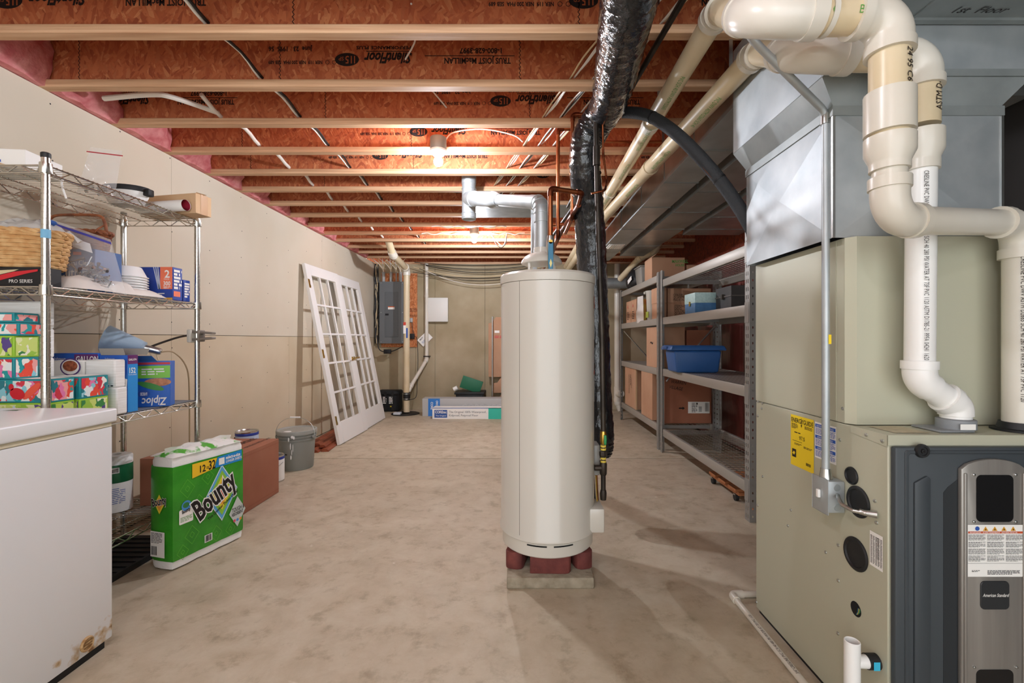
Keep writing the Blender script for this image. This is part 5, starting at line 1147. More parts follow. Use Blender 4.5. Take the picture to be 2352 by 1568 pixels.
# ------------------------------------------------------------------ carton, cans, bucket
t, b, F, a, c, h = carton('cardboard_box', 'long red-brown cardboard box on the floor beside the towel pack', 'box', -2.25, -1.86, 2.84, 3.52, 0, .415, CARDR, 0, None, .004)
decal('flap_gap', mk('carton_gap', '#5a2f20', .9), b, F['t'], -.003, .003, -c, c); text('FRAGILE', .075, INK, b, F['t'], .04, .10, rot=math.pi/2, sx=.8); text('HANDLE WITH CARE', .04, INK, b, F['t'], .13, .02, rot=math.pi/2, sx=.9)
decal('crease', mk('carton_crease', '#8e5038', .9), b, F['r'], -c, c, h-.03, h-.028); decal('crease', mk('carton_crease', ''), b, F['r'], -c, c, .03, .032)
TIN = mk('tin_plate', '#c9ccce', .25, 1); PBL = mk('paint_label_blue', '#b9c8dc', .45); NAVY = mk('paint_navy', '#2a3f9a', .4)
G = 'paint cans behind the red-brown box'
for k, (x, y, z, lab) in enumerate(((-2.215, 3.70, 0, 'paint can standing on the floor under another can'), (-2.215, 3.70, .2215, 'pale blue labelled paint can with tin lid stacked on another can'), (-2.055, 3.80, 0, 'white labelled paint can beside the grey bucket'))):
    t = thing('paint_can', lab, 'paint can', (x, y, z), G); c0 = (x, y, z)
    MB().lathe([(.01, 0), (.082, 0), (.083, .004), (.083, .205), (.085, .208), (.085, .216), (.08, .219), (.076, .212), (.01, .212)], 32, c0).build('can_body', TIN, t, True)
    MB().lathe([(.0834, .012), (.0836, .013), (.0836, .19), (.0834, .191)], 32, c0).build('label', PBL if k < 2 else PAPER, t, True)
    MB().lathe([(.0838, .185), (.0845, .186), (.0845, .206), (.0838, .207)], 32, c0).build('label_band', NAVY, t, True)
    F = FCAM(x, y-.0845, z); decal('mark', NAVY, t, F, .02, .035, .13, .165, .0012)
    MB().lathe([(.016, 0), (.014, .004), (.001, .005)], 16, (x-.068, y-.050, z+.16), FR((0, 0, 0), (.6, -.8, 0), (0, 0, 1))).build('handle_ear', BLK, t, True)
    ang = [math.pi*(1+i/12) for i in range(13)]
    MB().tube([(x-.084*math.cos(a_)*-1 if False else x+.084*math.cos(a_), y-.088*abs(math.sin(a_))**.5-.003, z+.16-.05*abs(math.sin(a_))) for a_ in ang], .0018, 6).build('wire_handle', STEEL, t, True)
bx, by = -2.06, 4.21
BUCK = mk('bucket_grey', '#8b8d86', .45); 
t = thing('bucket', 'grey plastic bucket with lid, wire handle and white drips', 'bucket', (bx, by, 0)); c0 = (bx, by, 0)
bb_ = MB().lathe([(.01, 0), (.138, 0), (.142, .006), (.156, .265), (.166, .267), (.166, .275), (.157, .277), (.158, .292), (.168, .294), (.168, .302), (.159, .304), (.160, .318), (.01, .318)], 48, c0).build('bucket_body', BUCK, t, True)
ld = MB().lathe([(.01, .345), (.145, .345), (.15, .352), (.163, .356), (.172, .352), (.174, .343), (.172, .320), (.168, .319), (.01, .319)], 48, c0).build('lid', mk('lid_grey', '#9a9c95', .4), t, True)
MB().lathe([(.001, .347), (.03, .347), (.033, .3455)], 20, (bx-.04, by-.09, 0)).build('spout_cap', WHITE, ld, True)
ps = [(bx-.178*math.cos(a_), by-.03, .30+.165*math.sin(a_)**.8) for a_ in [math.pi*i/16 for i in range(17)]]
MB().tube(ps, .0022, 6).build('wire_handle', STEEL, t, True)
MB().tube([(bx-.045, by-.03, .465), (bx+.045, by-.03, .465)], .0075, 12).build('handle_grip', WHITE, t, True)
for s in (-1, 1): MB().lathe([(.02, 0), (.018, .008), (.001, .01)], 14, (bx+.166*s, by-.03, .29), Matrix.Rotation(s*math.pi/2, 4, 'Y')).build('handle_ear', BUCK, t, True)
for (a_, z0, z1, w_) in ((-1.42, .26, .20, .004), (-1.36, .20, .15, .003), (-1.40, .15, .11, .006), (-1.30, .25, .18, .0025), (-1.5, .31, .27, .006), (-1.25, .32, .29, .008), (-1.33, .325, .30, .012)):
    R = .150+.016*z0/.3+.004; F = FR((bx+R*math.cos(a_), by+R*math.sin(a_), 0), (-math.sin(a_), math.cos(a_), 0), (0, 0, 1)); shape('paint_drip', WHITE, bb_, F, ell(0, (z0+z1)/2, w_, (z0-z1)/2, 10), .004)
decal('stamp', INK, bb_, FR((bx-.04, by-.153, .15), (1, -.27, 0), (0, 0, 1)), 0, .035, 0, .008, .001)
# planks lying at the foot of the drywall
MAH = mk('mahogany', '#9a4f30', .5, c2='#7a3820', scale=5, stretch=(8, .6, 8), detail=5)
for k, (x, z, y0, w_) in enumerate(((-2.045, .0, 4.78, .075), (-2.14, .0, 4.74, .085), (-2.24, .0, 4.80, .08), (-2.09, .032, 4.83, .06), (-2.18, .032, 4.90, .07), (-2.26, .032, 4.92, .06), (-2.31, .0, 4.7, .05))):
    tag(MB(Matrix.Translation((x, y0, z)) @ Matrix.Rotation((.10, .075, .06, .10, .075, .06, .05)[k], 4, 'Z')).prism([(-w_/2, .001), (w_/2, .001), (w_/2, .012), (w_*.2, .028), (-w_*.2, .03), (-w_/2, .026)], -1.5, 0, FCAM(0, 0, 0)).build('moulding_strip', MAH, None), 'red-brown wood moulding strip on the floor beneath the leaning glazed doors' if k > 2 else ('red-brown moulding strip lying outermost under the leaning doors', 'red-brown moulding strip lying second from the room side under the doors', 'red-brown moulding strip lying third from the room side under the doors')[k], 'moulding', 'wood mouldings under the doors')
# ------------------------------------------------------------------ leaning glazed doors
DW = mk('door_white', '#eceae6', .4); PANE = mk('pane_glass', '#e8f0ee', .03, alpha=.035, spec=.25)
def leaf(label, x, y, W, hinge_left):
    F = FR((x, y, .008), (0.02 if hinge_left else -.01, 1, 0), (-.192, 0, .981)); H = 2.06; T = .035
    t = thing('glazed_door', label, 'door', (x, y+W/2, 0), 'white glazed doors leaning on the drywall')
    def bar(nm, u0, u1, v0, v1, w0=-T, w1=0, par=t, bev=.003): return MB(F).box(u0, u1, v0, v1, w0, w1).build(nm, DW, par, bev=bev, seg=1)
    sw, tr, br = .115, .125, .24
    bar('stile', 0, sw, 0, H); bar('stile', W-sw, W, 0, H); bar('top_rail', sw, W-sw, H-tr, H); bar('bottom_rail', sw, W-sw, 0, br)
    gw = W-2*sw; gh = H-tr-br; mw = .024
    for k in (1, 2): bar('muntin', sw+gw*k/3-mw/2, sw+gw*k/3+mw/2, br, H-tr, -T+.004, -.003)
    for k in range(1, 5):
        for q in range(3): bar('muntin', sw+gw*q/3+(mw/2 if q else 0), sw+gw*(q+1)/3-(mw/2 if q < 2 else 0), br+gh*k/5-mw/2, br+gh*k/5+mw/2, -T+.004, -.003)
    for q in range(3):
        for k in range(5): MB(F).box(sw+gw*q/3+.012, sw+gw*(q+1)/3-.012, br+gh*k/5+.012, br+gh*(k+1)/5-.012, -.021, -.017).build('pane', PANE, t)
    hu = -.004 if hinge_left else W-.0
    for v in (.22, .98, 1.78):
        if hinge_left: MB(F).prism([(.004, v), (.038, v), (.045, v+.02), (.038, v+.05), (.045, v+.08), (.038, v+.10), (.004, v+.10)], 0, .003).build('hinge', BRASS, t)
        else: MB(F).box(W, W+.02, v, v+.1, -.02, -.016).build('hinge', BRASS, t)
    ku = W-.05 if hinge_left else .05
    MB(F).lathe([(.028, 0), (.026, .006), (.01, .01), (.01, .035)], 16, (ku, .94, 0)).build('rosette', BRASS, t, True)
    s = -1 if hinge_left else 1
    MB(F).tube([(ku, .94, .035), (ku+.03*s, .945, .04), (ku+.07*s, .935, .036), (ku+.10*s, .945, .038)], .008, 8).build('lever_handle', BRASS, t, True)
leaf('white glazed door with brass hinges, nearer the grey bucket', -1.995, 5.06, .875, True)
leaf('white glazed door leaning next to the black tool bag', -1.998, 5.945, .86, False)
# ------------------------------------------------------------------ grey steel shelving against the wrapped wall
SX0, SX1 = 1.48, 2.10
def perf(F, w, h, cols, pitch, hh, v0=.02, thick=.002, taper=0):
    """perforated strip in frame F: cols = [(u0,u1)], one row of holes every pitch"""
    m = MB(F); us = [0]
    for a, b in cols: us += [a, b]
    us += [w]; v = 0; rows = []
    vs = v0
    while vs+hh < h-.02: rows.append((v, vs, 0)); rows.append((vs, vs+hh, 1)); v = vs+hh; vs += pitch
    rows.append((v, h, 0))
    for wz in (0, -thick):
        for (a, b, hole) in rows:
            if not hole: m.add([(0, a, wz), (w, a, wz), (w, b, wz), (0, b, wz)], [(0, 1, 2, 3)]); continue
            for k in range(0, len(us)-1, 2): m.add([(us[k], a, wz), (us[k+1], a, wz), (us[k+1], b, wz), (us[k], b, wz)], [(0, 1, 2, 3)])
    return m
def steel_rack(label, y0, y1, levels, H, mesh_levels):
    t = thing('steel_shelving', label, 'shelf rack', ((SX0+SX1)/2, (y0+y1)/2, 0), 'grey steel shelving units along the wall')
    for xi, x in enumerate((SX0, SX1)):
        for yi, y in enumerate((y0, y1)):
            s = 1 if xi == 0 else -1; q = 1 if yi == 0 else -1; ya = y if q == 1 else y-.062
            # flange facing the aisle / wall, and flange facing along the bay
            F = FLEFT(x, ya+.062, 0) if s == 1 else FRIGHT(x, ya, 0)
            m = perf(F, .062, H, ((.014, .022), (.038, .046)), .0508, .026)
            F2 = FCAM(x if s == 1 else x-.042, y, 0)
            m2 = perf(F2, .042, H, ((.016, .025),), .0508, .014, .03)
            m.v += m2.v; off = len(m.v)-len(m2.v); m.f += [tuple(i+off for i in f) for f in m2.f]
            m.build('post', SHELFD, t)
    for k, z in enumerate(levels):
        h = .074
        for x0, x1 in ((SX0+.004, SX0+.036), (SX1-.036, SX1-.004)):
            bm_ = MB().box(x0, x1, y0+.066, y1-.066, z-h, z).build('beam', SHELF, t, bev=.004)
            if x0 < 1.6:
                for ya in (y0+.01, y1-.064): MB().box(x0-.0065, x0-.0045, ya, ya+.054, z-.12, z+.015).build('end_plate', SHELFD, bm_, bev=.001, seg=1)
        for y in (y0+.075, y1-.085): MB().box(SX0+.037, SX1-.037, y, y+.012, z-.05, z-.012).build('cross_tie', SHELFD, t)
        dk = MB(); n = 36; zz = z-.006
        if k in mesh_levels:
            for i in range(1, n): y = y0+.07+(y1-y0-.14)*i/n; dk.tube([(SX0+.036, y, zz), (SX1-.036, y, zz)], .0022, 5, caps=False)
            for i in range(1, 12): x = SX0+.036+(SX1-SX0-.072)*i/12; dk.tube([(x, y0+.07, zz-.004), (x, y1-.07, zz-.004)], .0022, 5, caps=False)
            dk.build('wire_deck', STEEL, t)
        else:
            pn = MB().box(SX0+.037, SX1-.037, y0+.067, y1-.067, z-.008, z-.004).build('deck_panel', SHELF, t)
            for i in range(30):
                for j in range(9): x = SX0+.06+(SX1-SX0-.12)*j/8; y = y0+.10+(y1-y0-.2)*i/29; dk.add([(x-.006, y-.009, z-.0034), (x+.006, y-.009, z-.0034), (x+.006, y+.009, z-.0034), (x-.006, y+.009, z-.0034)], [(0, 1, 2, 3)])
            dk.build('punched_holes', mk('deck_hole', '#4a4742', .7), pn)['kind'] = 'stuff'
    for y in (y1-.04,):
        for (za, zb) in (((.74, 1.33),) if y0 < 4 else ((1.30, .72),)):
            MB().tube([(SX0+.05, y, za), (SX1-.05, y, zb)], .009, 6).build('diagonal_brace', STEEL, t)
    return t
steel_rack('grey steel shelving unit beside the furnace with blue tote on it', 2.935, 4.80, (.248, .875, 1.407, 1.80), 1.90, (0, 3))
steel_rack('grey steel shelving unit full of boxes, farther from the furnace', 4.865, 6.73, (.262, .868, 1.407, 1.872), 1.90, (0, 3))
def cbox(label, x0, x1, y0, y1, z0, z1, mat=CARD, rz=0, name='cardboard_box', group=None):
    t, b, F, a, c, h = carton(name, label, 'box', x0, x1, y0, y1, z0, z1, mat, rz, group, .003)
    if name == 'cardboard_box':
        decal('tape', TAPE, b, F['t'], -.025, .025, -c, c); decal('crease', mk('carton_edge', '#a06a48', .9), b, F['l'], -c, c, h-.012, h-.0105); decal('crease', mk('carton_edge', ''), b, F['f'], -a, a, h-.012, h-.0105)
    return b, F, a, c, h
z3, z2, z1, z0 = 1.4045, .8725, .866, .2655
# near unit
t, b, F, a, c, h = carton('storage_case', 'two-tone blue storage case with brass latch on the third shelf', 'case', 1.50, 1.70, 3.90, 4.14, z3-.003, z3+.175, mk('case_blue', '#4a7aa8', .5, c2='#3f6c98', scale=20))
lidc = MB().box(1.497, 1.703, 3.897, 4.143, z3+.088, z3+.177).build('case_lid', mk('case_pale', '#b3cdc9', .55, c2='#a3c0bd', scale=60), t, bev=.003)
MB().box(1.489, 1.497, 4.0, 4.02, z3+.065, z3+.105).build('latch', BRASS, t, bev=.001, seg=1)
t, b, F, a, c, h = carton('storage_case', 'black lidded metal case beside the blue case', 'case', 1.66, 2.02, 3.58, 3.86, z3-.003, z3+.20, mk('case_black', '#2a2827', .5, c2='#3a3532', scale=8))
MB().box(1.655, 2.025, 3.575, 3.865, z3+.115, z3+.125).build('lid_edge', mk('case_seam', '#55504a', .5), t); MB().box(1.64, 1.66, 3.70, 3.73, z3+.10, z3+.14).build('latch', IRON, t)
BLU = mk('tote_blue', '#2f5f9e', .4)
t = thing('storage_tote', 'blue plastic storage tote with lid on the second shelf', 'tote', (1.64, 4.32, z2))
M = Matrix.Translation((1.635, 4.32, z2)) @ Matrix.Rotation(-.05, 4, 'Z')
MB(M).hexa([(-.192, -.145, 0), (.192, -.145, 0), (.192, .145, 0), (-.192, .145, 0)], [(-.215, -.16, .205), (.215, -.16, .205), (.215, .16, .205), (-.215, .16, .205)]).build('tote_body', BLU, t, bev=.022, seg=3)
MB(M).hexa([(-.255, -.185, .2055), (.255, -.185, .2055), (.255, .185, .2055), (-.255, .185, .2055)], [(-.235, -.17, .25), (.235, -.17, .25), (.235, .17, .25), (-.235, .17, .25)]).build('lid', BLU, t, bev=.014, seg=3)
for s in (-1, 1): MB(M).box(s*.235-.03, s*.235+.03, -.06, .06, .212, .24).build('handle', mk('tote_blue_dark', '#27508c', .45), t, bev=.008)
# far unit, seen through the end frame
b, F, a, c, h = cbox('large red-brown carton with white shipping label on the lowest shelf', 1.575, 2.085, 4.96, 5.08, z0, .83, CARDR)
decal('shipping_label', PAPER, b, F['f'], .0, .235, .11, .235); bars_print(INK, b, F['f'], .185, .225, .13, .225, 8, 3); lines_print(INK, b, F['f'], .04, .10, .12, .225, 10, 4, .5); bars_print(INK, b, F['f'], .115, .15, .125, .185, 8, 7); decal('print', INK, b, F['f'], .09, .105, .205, .225, .0024)
shape('print', INK, b, F['f'], [(-.10, .158), (-.06, .158), (-.06, .147), (-.035, .165), (-.06, .183), (-.06, .172), (-.10, .172)]); text('WARREN', .05, INK, b, F['f'], -.19, .44, rot=-.12, sx=.8, shear=.2); text('VILLAGE', .05, INK, b, F['f'], -.21, .385, rot=-.2, sx=.8, shear=.2)
b, F, a, c, h = cbox('tall plain carton on the lowest shelf behind the middle post', 1.492, 1.80, 5.14, 5.60, z0, .815)
b, F, a, c, h = cbox('tall worn carton with side print on the lowest shelf, farthest from the furnace', 1.50, 1.80, 5.92, 6.50, z0, .835)
text('FRAME', .055, INK, b, F['l'], .02, .44, rot=-math.pi/2, sx=.9); text('GLASS-WARE', .05, INK, b, F['l'], -.06, .44, rot=-math.pi/2, sx=.9); text('HANDLE', .04, INK, b, F['l'], .08, .40, rot=-math.pi/2, sx=.9)
MB().box(1.499, 1.52, 5.905, 5.918, z0, .82).build('torn_edge', CARDT, b)
b, F, a, c, h = cbox('upright carton on the second shelf behind the middle post', 1.495, 1.80, 4.97, 5.38, z1, 1.315)
text('~', .2, INK, b, F['l'], -.05, .22)
b, F, a, c, h = cbox('carton with white label on the second shelf behind the blue tote', 1.82, 2.08, 4.97, 5.30, z1, 1.28, CARDR)
b, F, a, c, h = cbox('tall carton with label strip beside the upright carton, second shelf', 1.60, 1.79, 5.42, 5.70, z1, 1.30)
b, F, a, c, h = cbox('printed carton listing item and colour on the third shelf', 1.615, 2.085, 4.97, 5.24, z3, 1.575)
for k, s in enumerate(('ITEM NO. 4', 'DESC:', 'COLOR:', 'QUANTITY:', 'MADE IN CHINA')): text(s, .036, INK, b, F['f'], -.165, .125-.027*k, sx=.85)
b, F, a, c, h = cbox('printed carton stacked on the one listing item and colour', 1.615, 2.085, 4.97, 5.24, 1.576, 1.735)
for k, s in enumerate(('COLOR', 'QUANTITY  1', 'MADE IN CHINA')): text(s, .036, INK, b, F['f'], -.18, .075-.027*k, sx=.85)
b, F, a, c, h = cbox('narrow carton end on the third shelf right behind the middle post, lower', 1.495, 1.60, 4.97, 5.16, z3, 1.575)
b, F, a, c, h = cbox('narrow carton end on the third shelf right behind the middle post, upper', 1.495, 1.60, 4.97, 5.18, 1.576, 1.745)
t = thing('plastic_pitcher', 'tall cloudy plastic pitcher with spout on the third shelf', 'pitcher', (1.57, 5.38, z3))
PL = mk('cloudy_plastic', '#c9c6bb', .3, alpha=.85)
MB().lathe([(.002, .002), (.06, .002), (.064, .01), (.078, .30), (.088, .33), (.09, .345), (.084, .346), (.072, .30), (.058, .015), (.002, .012)], 28, (1.57, 5.38, z3)).build('body', PL, t, True)
MB().lathe([(.002, .013), (.0585, .013), (.066, .16), (.002, .16)], 24, (1.57, 5.38, z3)).build('contents', mk('pitcher_contents', '#d6d4c4', .6), t, True)
MB().box(1.47, 1.50, 5.37, 5.42, z3+.31, z3+.34).build('spout', PL, t, bev=.006)
decal('sticker', mk('sticker_lime', '#b7cf5a', .5), t, FR((1.50, 5.37, z3), (.25, -.97, 0), (0, 0, 1)), -.03, .03, .03, .10, .001)
t = thing('plastic_bag', 'clear bag with orange and white packet on the third shelf', 'bag', (1.54, 5.68, z3))
pillow('bag_film', mk('milky_bag', '#eeeae4', .25, alpha=.75), t, FR((1.50, 5.68, z3-.02), (.1, -1, 0), (0, 0, 1)), .24, .33, .04, .8, seed=6)
MB().box(1.53, 1.56, 5.62, 5.74, z3, z3+.27).build('packet', mk('packet_orange', '#e07a3c', .5, c2='#f0d25a', scale=9), t, bev=.004)
for k, (y_, lab) in enumerate(((5.86, 'brown carton with red mark beside the clear bag, third shelf'), (6.14, 'brown carton with red mark next to the far post, third shelf'))):
    b, F, a, c, h = cbox(lab, 1.495, 1.75, y_, y_+.26, z3, z3+.295)
    text('A', .06, mk('print_red', ''), b, F['l'], -.05, .20, bold=.02); lines_print(INK, b, F['l'], -.07, .05, .04, .15, 5, k, .4)
# top of the far unit
zt = 1.872
b, F, a, c, h = cbox('big open-topped carton with green print on top of the shelving', 1.52, 1.90, 5.25, 5.55, zt-.002, zt+.25)
text('MAXWELL', .05, mk('green_ink', ''), b, F['f'], .04, .19, sx=.8, bold=.02); text('HOUSE', .04, mk('green_ink', ''), b, F['f'], .08, .15, sx=.8, bold=.02)
MB(Matrix.Translation((1.52, 5.40, zt+.249)) @ Matrix.Rotation(.9, 4, 'Y')).box(-.001, .001, -.15, .15, 0, .07).build('open_flap', CARD, b)
b, F, a, c, h = cbox('small carton beside the big open-topped carton', 1.93, 2.06, 5.28, 5.45, zt-.002, zt+.17)
t = thing('storage_bin', 'grey plastic bin between the black bag and the big carton', 'bin', (1.56, 5.75, zt))
MB().hexa([(1.50, 5.60, zt), (1.70, 5.60, zt), (1.70, 5.86, zt), (1.50, 5.86, zt)], [(1.48, 5.585, zt+.20), (1.72, 5.585, zt+.20), (1.72, 5.875, zt+.20), (1.48, 5.875, zt+.20)]).build('bin_body', mk('bin_grey', '#8a8780', .4), t, bev=.012)
MB().box(1.47, 1.73, 5.578, 5.882, zt+.2005, zt+.215).build('bin_rim', mk('bin_grey', ''), t, bev=.004)
def lump(name, label, cat, c, r, sc, mat, seed=0, amp=.16):
    rr = random.Random(seed); m = MB().sphere((0, 0, 0), 1, 20, 14)
    ph = [rr.uniform(0, 6) for _ in range(6)]
    for v in m.v:
        s = 1+amp*(math.sin(3*v.x+ph[0])*math.sin(4*v.z+ph[1])+.6*math.sin(7*v.y+ph[2]+3*v.x)); z_ = max(v.z*s, -.75)
        v.x, v.y, v.z = c[0]+v.x*s*r*sc[0], c[1]+v.y*s*r*sc[1], c[2]+(z_+.75)*r*sc[2]
    return tag(m.build(name, mat, None, True), label, cat)
lump('cloth_bag', 'black cloth bag with white tag slumped at the shelving corner', 'bag', (1.60, 6.22, zt), .15, (.9, 1.5, 1.1), BLK, 2)
lump('cloth_bag', 'black bag lying behind the big open-topped carton', 'bag', (1.92, 6.02, zt), .19, (.8, .7, .95), BLK, 9)
decal('hang_tag', PAPER, bpy.data.objects['cloth_bag'], FR((1.47, 6.10, zt+.10), (.2, -.9, .45), (0, .45, .9)), -.06, .06, -.03, .03)
# dolly and boards under the near unit
t = thing('furniture_dolly', 'low wooden dolly with black casters under the lowest shelf', 'dolly', (1.78, 3.55, 0))
for k in range(3): MB().box(1.56, 2.02, 3.30+.17*k, 3.42+.17*k, .075, .095).build('slat', mk('dolly_wood', '#b8774a', .6, c2='#9a5c34', scale=6, stretch=(.6, 8, 8)), t, bev=.002, seg=1)
MB().box(1.58, 1.63, 3.29, 3.78, .05, .075).build('runner', mk('dolly_wood', ''), t); MB().box(1.95, 2.0, 3.29, 3.78, .05, .075).build('runner', mk('dolly_wood', ''), t)
for x in (1.585, 1.98):
    for y in (3.34, 3.73):
        MB().tube([(x-.012, y, .026), (x+.012, y, .026)], .026, 20).build('caster', RUB, t, True)
        MB().box(x-.016, x+.016, y-.012, y+.012, .042, .05).build('caster_plate', STEEL, t)
for k in range(3): tag(MB().box(1.60+.14*k, 1.70+.14*k, 2.75, 3.22, .001, .018).build('floor_board', mk('dolly_wood', ''), None, bev=.002, seg=1), ('reddish board lying on the floor under the shelving, aisle side', 'reddish board lying on the floor under the shelving, in the middle', 'reddish board lying on the floor under the shelving, wall side')[k], 'board', 'boards under the shelving')
# ------------------------------------------------------------------ along the concrete wall
def B(px, py, d=YB): return P(px, py, d)
t = thing('plywood_backer', 'orange chipboard backer behind the grey breaker panel', 'board', (-1.99, YB-.01, 1.05))
x0, x1 = B(884, 0, YB-.02).x, B(958, 0, YB-.02).x; zt_, zb_ = B(0, 628).z, B(0, 797).z
bk = MB().box(x0-.06, x1, YB-.021, YB-.002, zb_, zt_).build('panel_board', OSBP, t)
for k in range(5): decal('print', INK, bk, FCAM(x1, YB-.021, 0), -.30, -.005, 1.56+.022*k+.04*(k > 1), 1.566+.022*k+.04*(k > 1), .001)
GRY = mk('panel_grey', '#6e7376', .45, .2)
t = thing('breaker_panel', 'tall dark grey electrical breaker panel on the chipboard backer', 'electrical panel', (-2.13, YB-.07, 1.12))
x0, x1 = B(872, 0, 7.55).x, B(928, 0, 7.55).x; z1_, z0_ = B(0, 647, 7.55).z, B(0, 788, 7.55).z
pb = MB().box(x0, x1, 7.55, YB-.022, z0_, z1_).build('panel_box', GRY, t, bev=.004)
pc = MB().box(x0-.004, x1+.004, 7.545, 7.55, z0_-.004, z1_+.004).build('front_cover', GRY, t, bev=.002, seg=1)
w_ = x1-x0
dr_ = MB().box(x0+w_*.22, x1-w_*.24, 7.539, 7.545, z0_+.10, z1_-.17).build('panel_door', mk('panel_door_grey', '#64696c', .45, .2), t, bev=.002, seg=1)
MB().box(x0+w_*.24, x0+w_*.38, 7.533, 7.539, z0_+.46, z0_+.49).build('latch', BLK, dr_)
decal('label', PAPER, dr_, FCAM(0, 7.539, 0), x0+w_*.35, x0+w_*.62, z0_+.56, z0_+.61); decal('label', mk('label_orange', ''), dr_, FCAM(0, 7.5385, 0), x0+w_*.35, x0+w_*.62, z0_+.595, z0_+.61)
for u in (.06, .94):
    for v in (.02, .5, .98): MB().lathe([(.008, 0), (.006, .004), (.001, .005)], 8, (x0+w_*u, 7.545, z0_+(z1_-z0_)*v), RXm).build('screw', STEEL, pc, True)
CON = mk('conduit_grey', '#a9aaa6', .45)
for k, (px, r) in enumerate(((881, .027), (898, .024), (910, .009), (920, .026))):
    x = B(px, 0, 7.6).x; t = thing('conduit_stub', ('grey conduit stub above the panel nearest the drywall', 'grey conduit stub above the panel, second from the drywall', 'thin pale cable sheath above the breaker panel', 'grey conduit stub above the panel nearest the white drain pipe')[k], 'conduit', (x, 7.6, z1_), 'conduits above the breaker panel')
    MB().tube([(x, 7.6, z1_+.002), (x, 7.6, 2.30)], r, 14).build('tube', CON, t, True)
    for q in range(4): MB().tube(crom([(x, 7.6, 2.29), (x+.01*(q-1.5), 7.58, 2.36), (x+.05*(q-1.5), 7.52-.03*q, 2.44), (x+.09*(q-1.5), 7.40, 2.49)], 3), .006, 6).build('wire', CT if q % 2 else CW, t, True)
rr = random.Random(12)
for k in range(16):
    x = B(862+rr.uniform(-3, 9), 0, 7.6).x; pts = [(x+rr.uniform(-.02, .02), 7.62-.02*rr.random(), 2.44-1.33*i/8*(1 if k % 3 else .8)) for i in range(9)]
    tag(MB().tube(crom(pts, 2), rr.uniform(.004, .007), 6).build('wire', CB if k % 4 else CT, None, True), 'dark wire hanging in the tangle between drywall and breaker panel' if k % 4 else 'pale wire hanging in the tangle between drywall and breaker panel', 'wire', 'hanging wires by the breaker panel')
tag(MB().tube(crom([B(866, 770, 7.55), B(870, 800, 7.5), B(885, 808, 7.5), B(905, 805, 7.5), B(925, 795, 7.5)], 5), .008, 8).build('cable', CB, None, True), 'black cord looping below the breaker panel', 'cable')
tag(MB().box(B(882, 0, 7.5).x, B(898, 0, 7.5).x, 7.47, 7.53, B(0, 812, 7.5).z, B(0, 802, 7.5).z).build('power_adapter', BLK, None, bev=.006), 'small black power adapter hanging under the breaker panel', 'adapter')
tag(MB().box(B(940, 0, 7.63).x, B(952, 0, 7.63).x, 7.60, 7.648, B(0, 778, 7.63).z, B(0, 766, 7.63).z).build('power_adapter', BLK, None, bev=.004), 'small black plug-in adapter on the chipboard backer', 'adapter')
tag(MB().box(B(941, 0, 7.63).x, B(948, 0, 7.63).x, 7.61, 7.648, B(0, 740, 7.63).z, B(0, 730, 7.63).z).build('outlet_box', GALV, None, bev=.003), 'tiny metal outlet box on the chipboard backer', 'outlet')
tag(MB().tube(crom([B(946, 740, 7.6), B(950, 768, 7.6), B(958, 780, 7.58), B(960, 830, 7.55), B(958, 880, 7.5), B(955, 912, 7.45), B(935, 918, 7.4)], 5), .005, 6).build('cable', CB, None, True), 'black cord dropping from the chipboard backer to the sump pipe', 'cable')
# sump discharge pipe
SXp = B(934, 0, 7.22).x
t = thing('sump_pipe', 'white plastic sump discharge pipe with rubber coupling by the tool bag', 'pipe', (SXp, 7.22, .0))
pvc_run(t, [(SXp, 7.22, .03), (SXp, 7.22, 2.30), P(902, 585, 6.35), P(890, 545, 6.10)], .048, [.07, .06], PVCY, PVC, 1.14)
MB().tube([(SXp, 7.22, .22), (SXp, 7.22, .34)], .055, 20).build('rubber_coupling', RUB, t, True)
for zc in (.24, .32): MB().tube([(SXp, 7.22, zc-.006), (SXp, 7.22, zc+.006)], .0565, 20).build('hose_clamp', STEEL, t, True)
decal('pipe_label', PAPER, t, FCAM(SXp, 7.22-.049, 0), -.04, .0, 1.27, 1.45, .001); decal('pipe_label', mk('label_red', ''), t, FCAM(SXp, 7.22-.0495, 0), -.04, .0, 1.40, 1.45, .001); shape('pipe_label', INKB, t, FCAM(SXp, 7.22-.0495, 0), rrect(.005, .03, 1.20, 1.36, .01, 0), .001)
sc_ = thing('sump_cover', 'round black sump pit cover on the floor under the pipe', 'sump cover', (SXp-.02, 7.22, 0))
MB().lathe([(.06, .003), (.06, .014), (.205, .014), (.22, .009), (.22, .003), (.06, .003)], 40, (SXp-.02, 7.22, 0)).build('cover_plate', RUB, sc_, True)
tag(MB().box(SXp-.16, SXp-.05, 7.02, 7.12, .015, .05).build('plug_block', mk('plug_pale', '#c9cfd6', .5), None, bev=.008), 'pale plug lying at the edge of the sump cover', 'plug')
XV = B(980, 0, 7.6).x
t = thing('vent_pipe', 'thin white plastic pipe beside the flat wall cabinet, jogging to the sump', 'pipe', (XV, 7.6, .4))
pvc_run(t, [(XV, 7.6, 2.44), (XV, 7.6, .84), P(944, 886, 7.28), (SXp+.03, 7.235, .35)], .030, [.05, .03], PVC, PVC, 1.15)
MB().tube([(XV, 7.6, 1.88), (XV, 7.6, 1.92)], .035, 16).build('coupling', PVC, t, True)
MB().box(XV-.05, XV+.05, 7.57, 7.669, .885, .905).build('pipe_clamp', IRON, t)
t = thing('wall_cabinet', 'flat white metal cabinet mounted on the concrete wall', 'cabinet', (B(1005, 0, 7.6).x, 7.62, B(0, 738, 7.58).z))
xa, xb, za, zb = B(982, 0, 7.58).x, B(1028, 0, 7.58).x, B(0, 738, 7.58).z, B(0, 684, 7.58).z
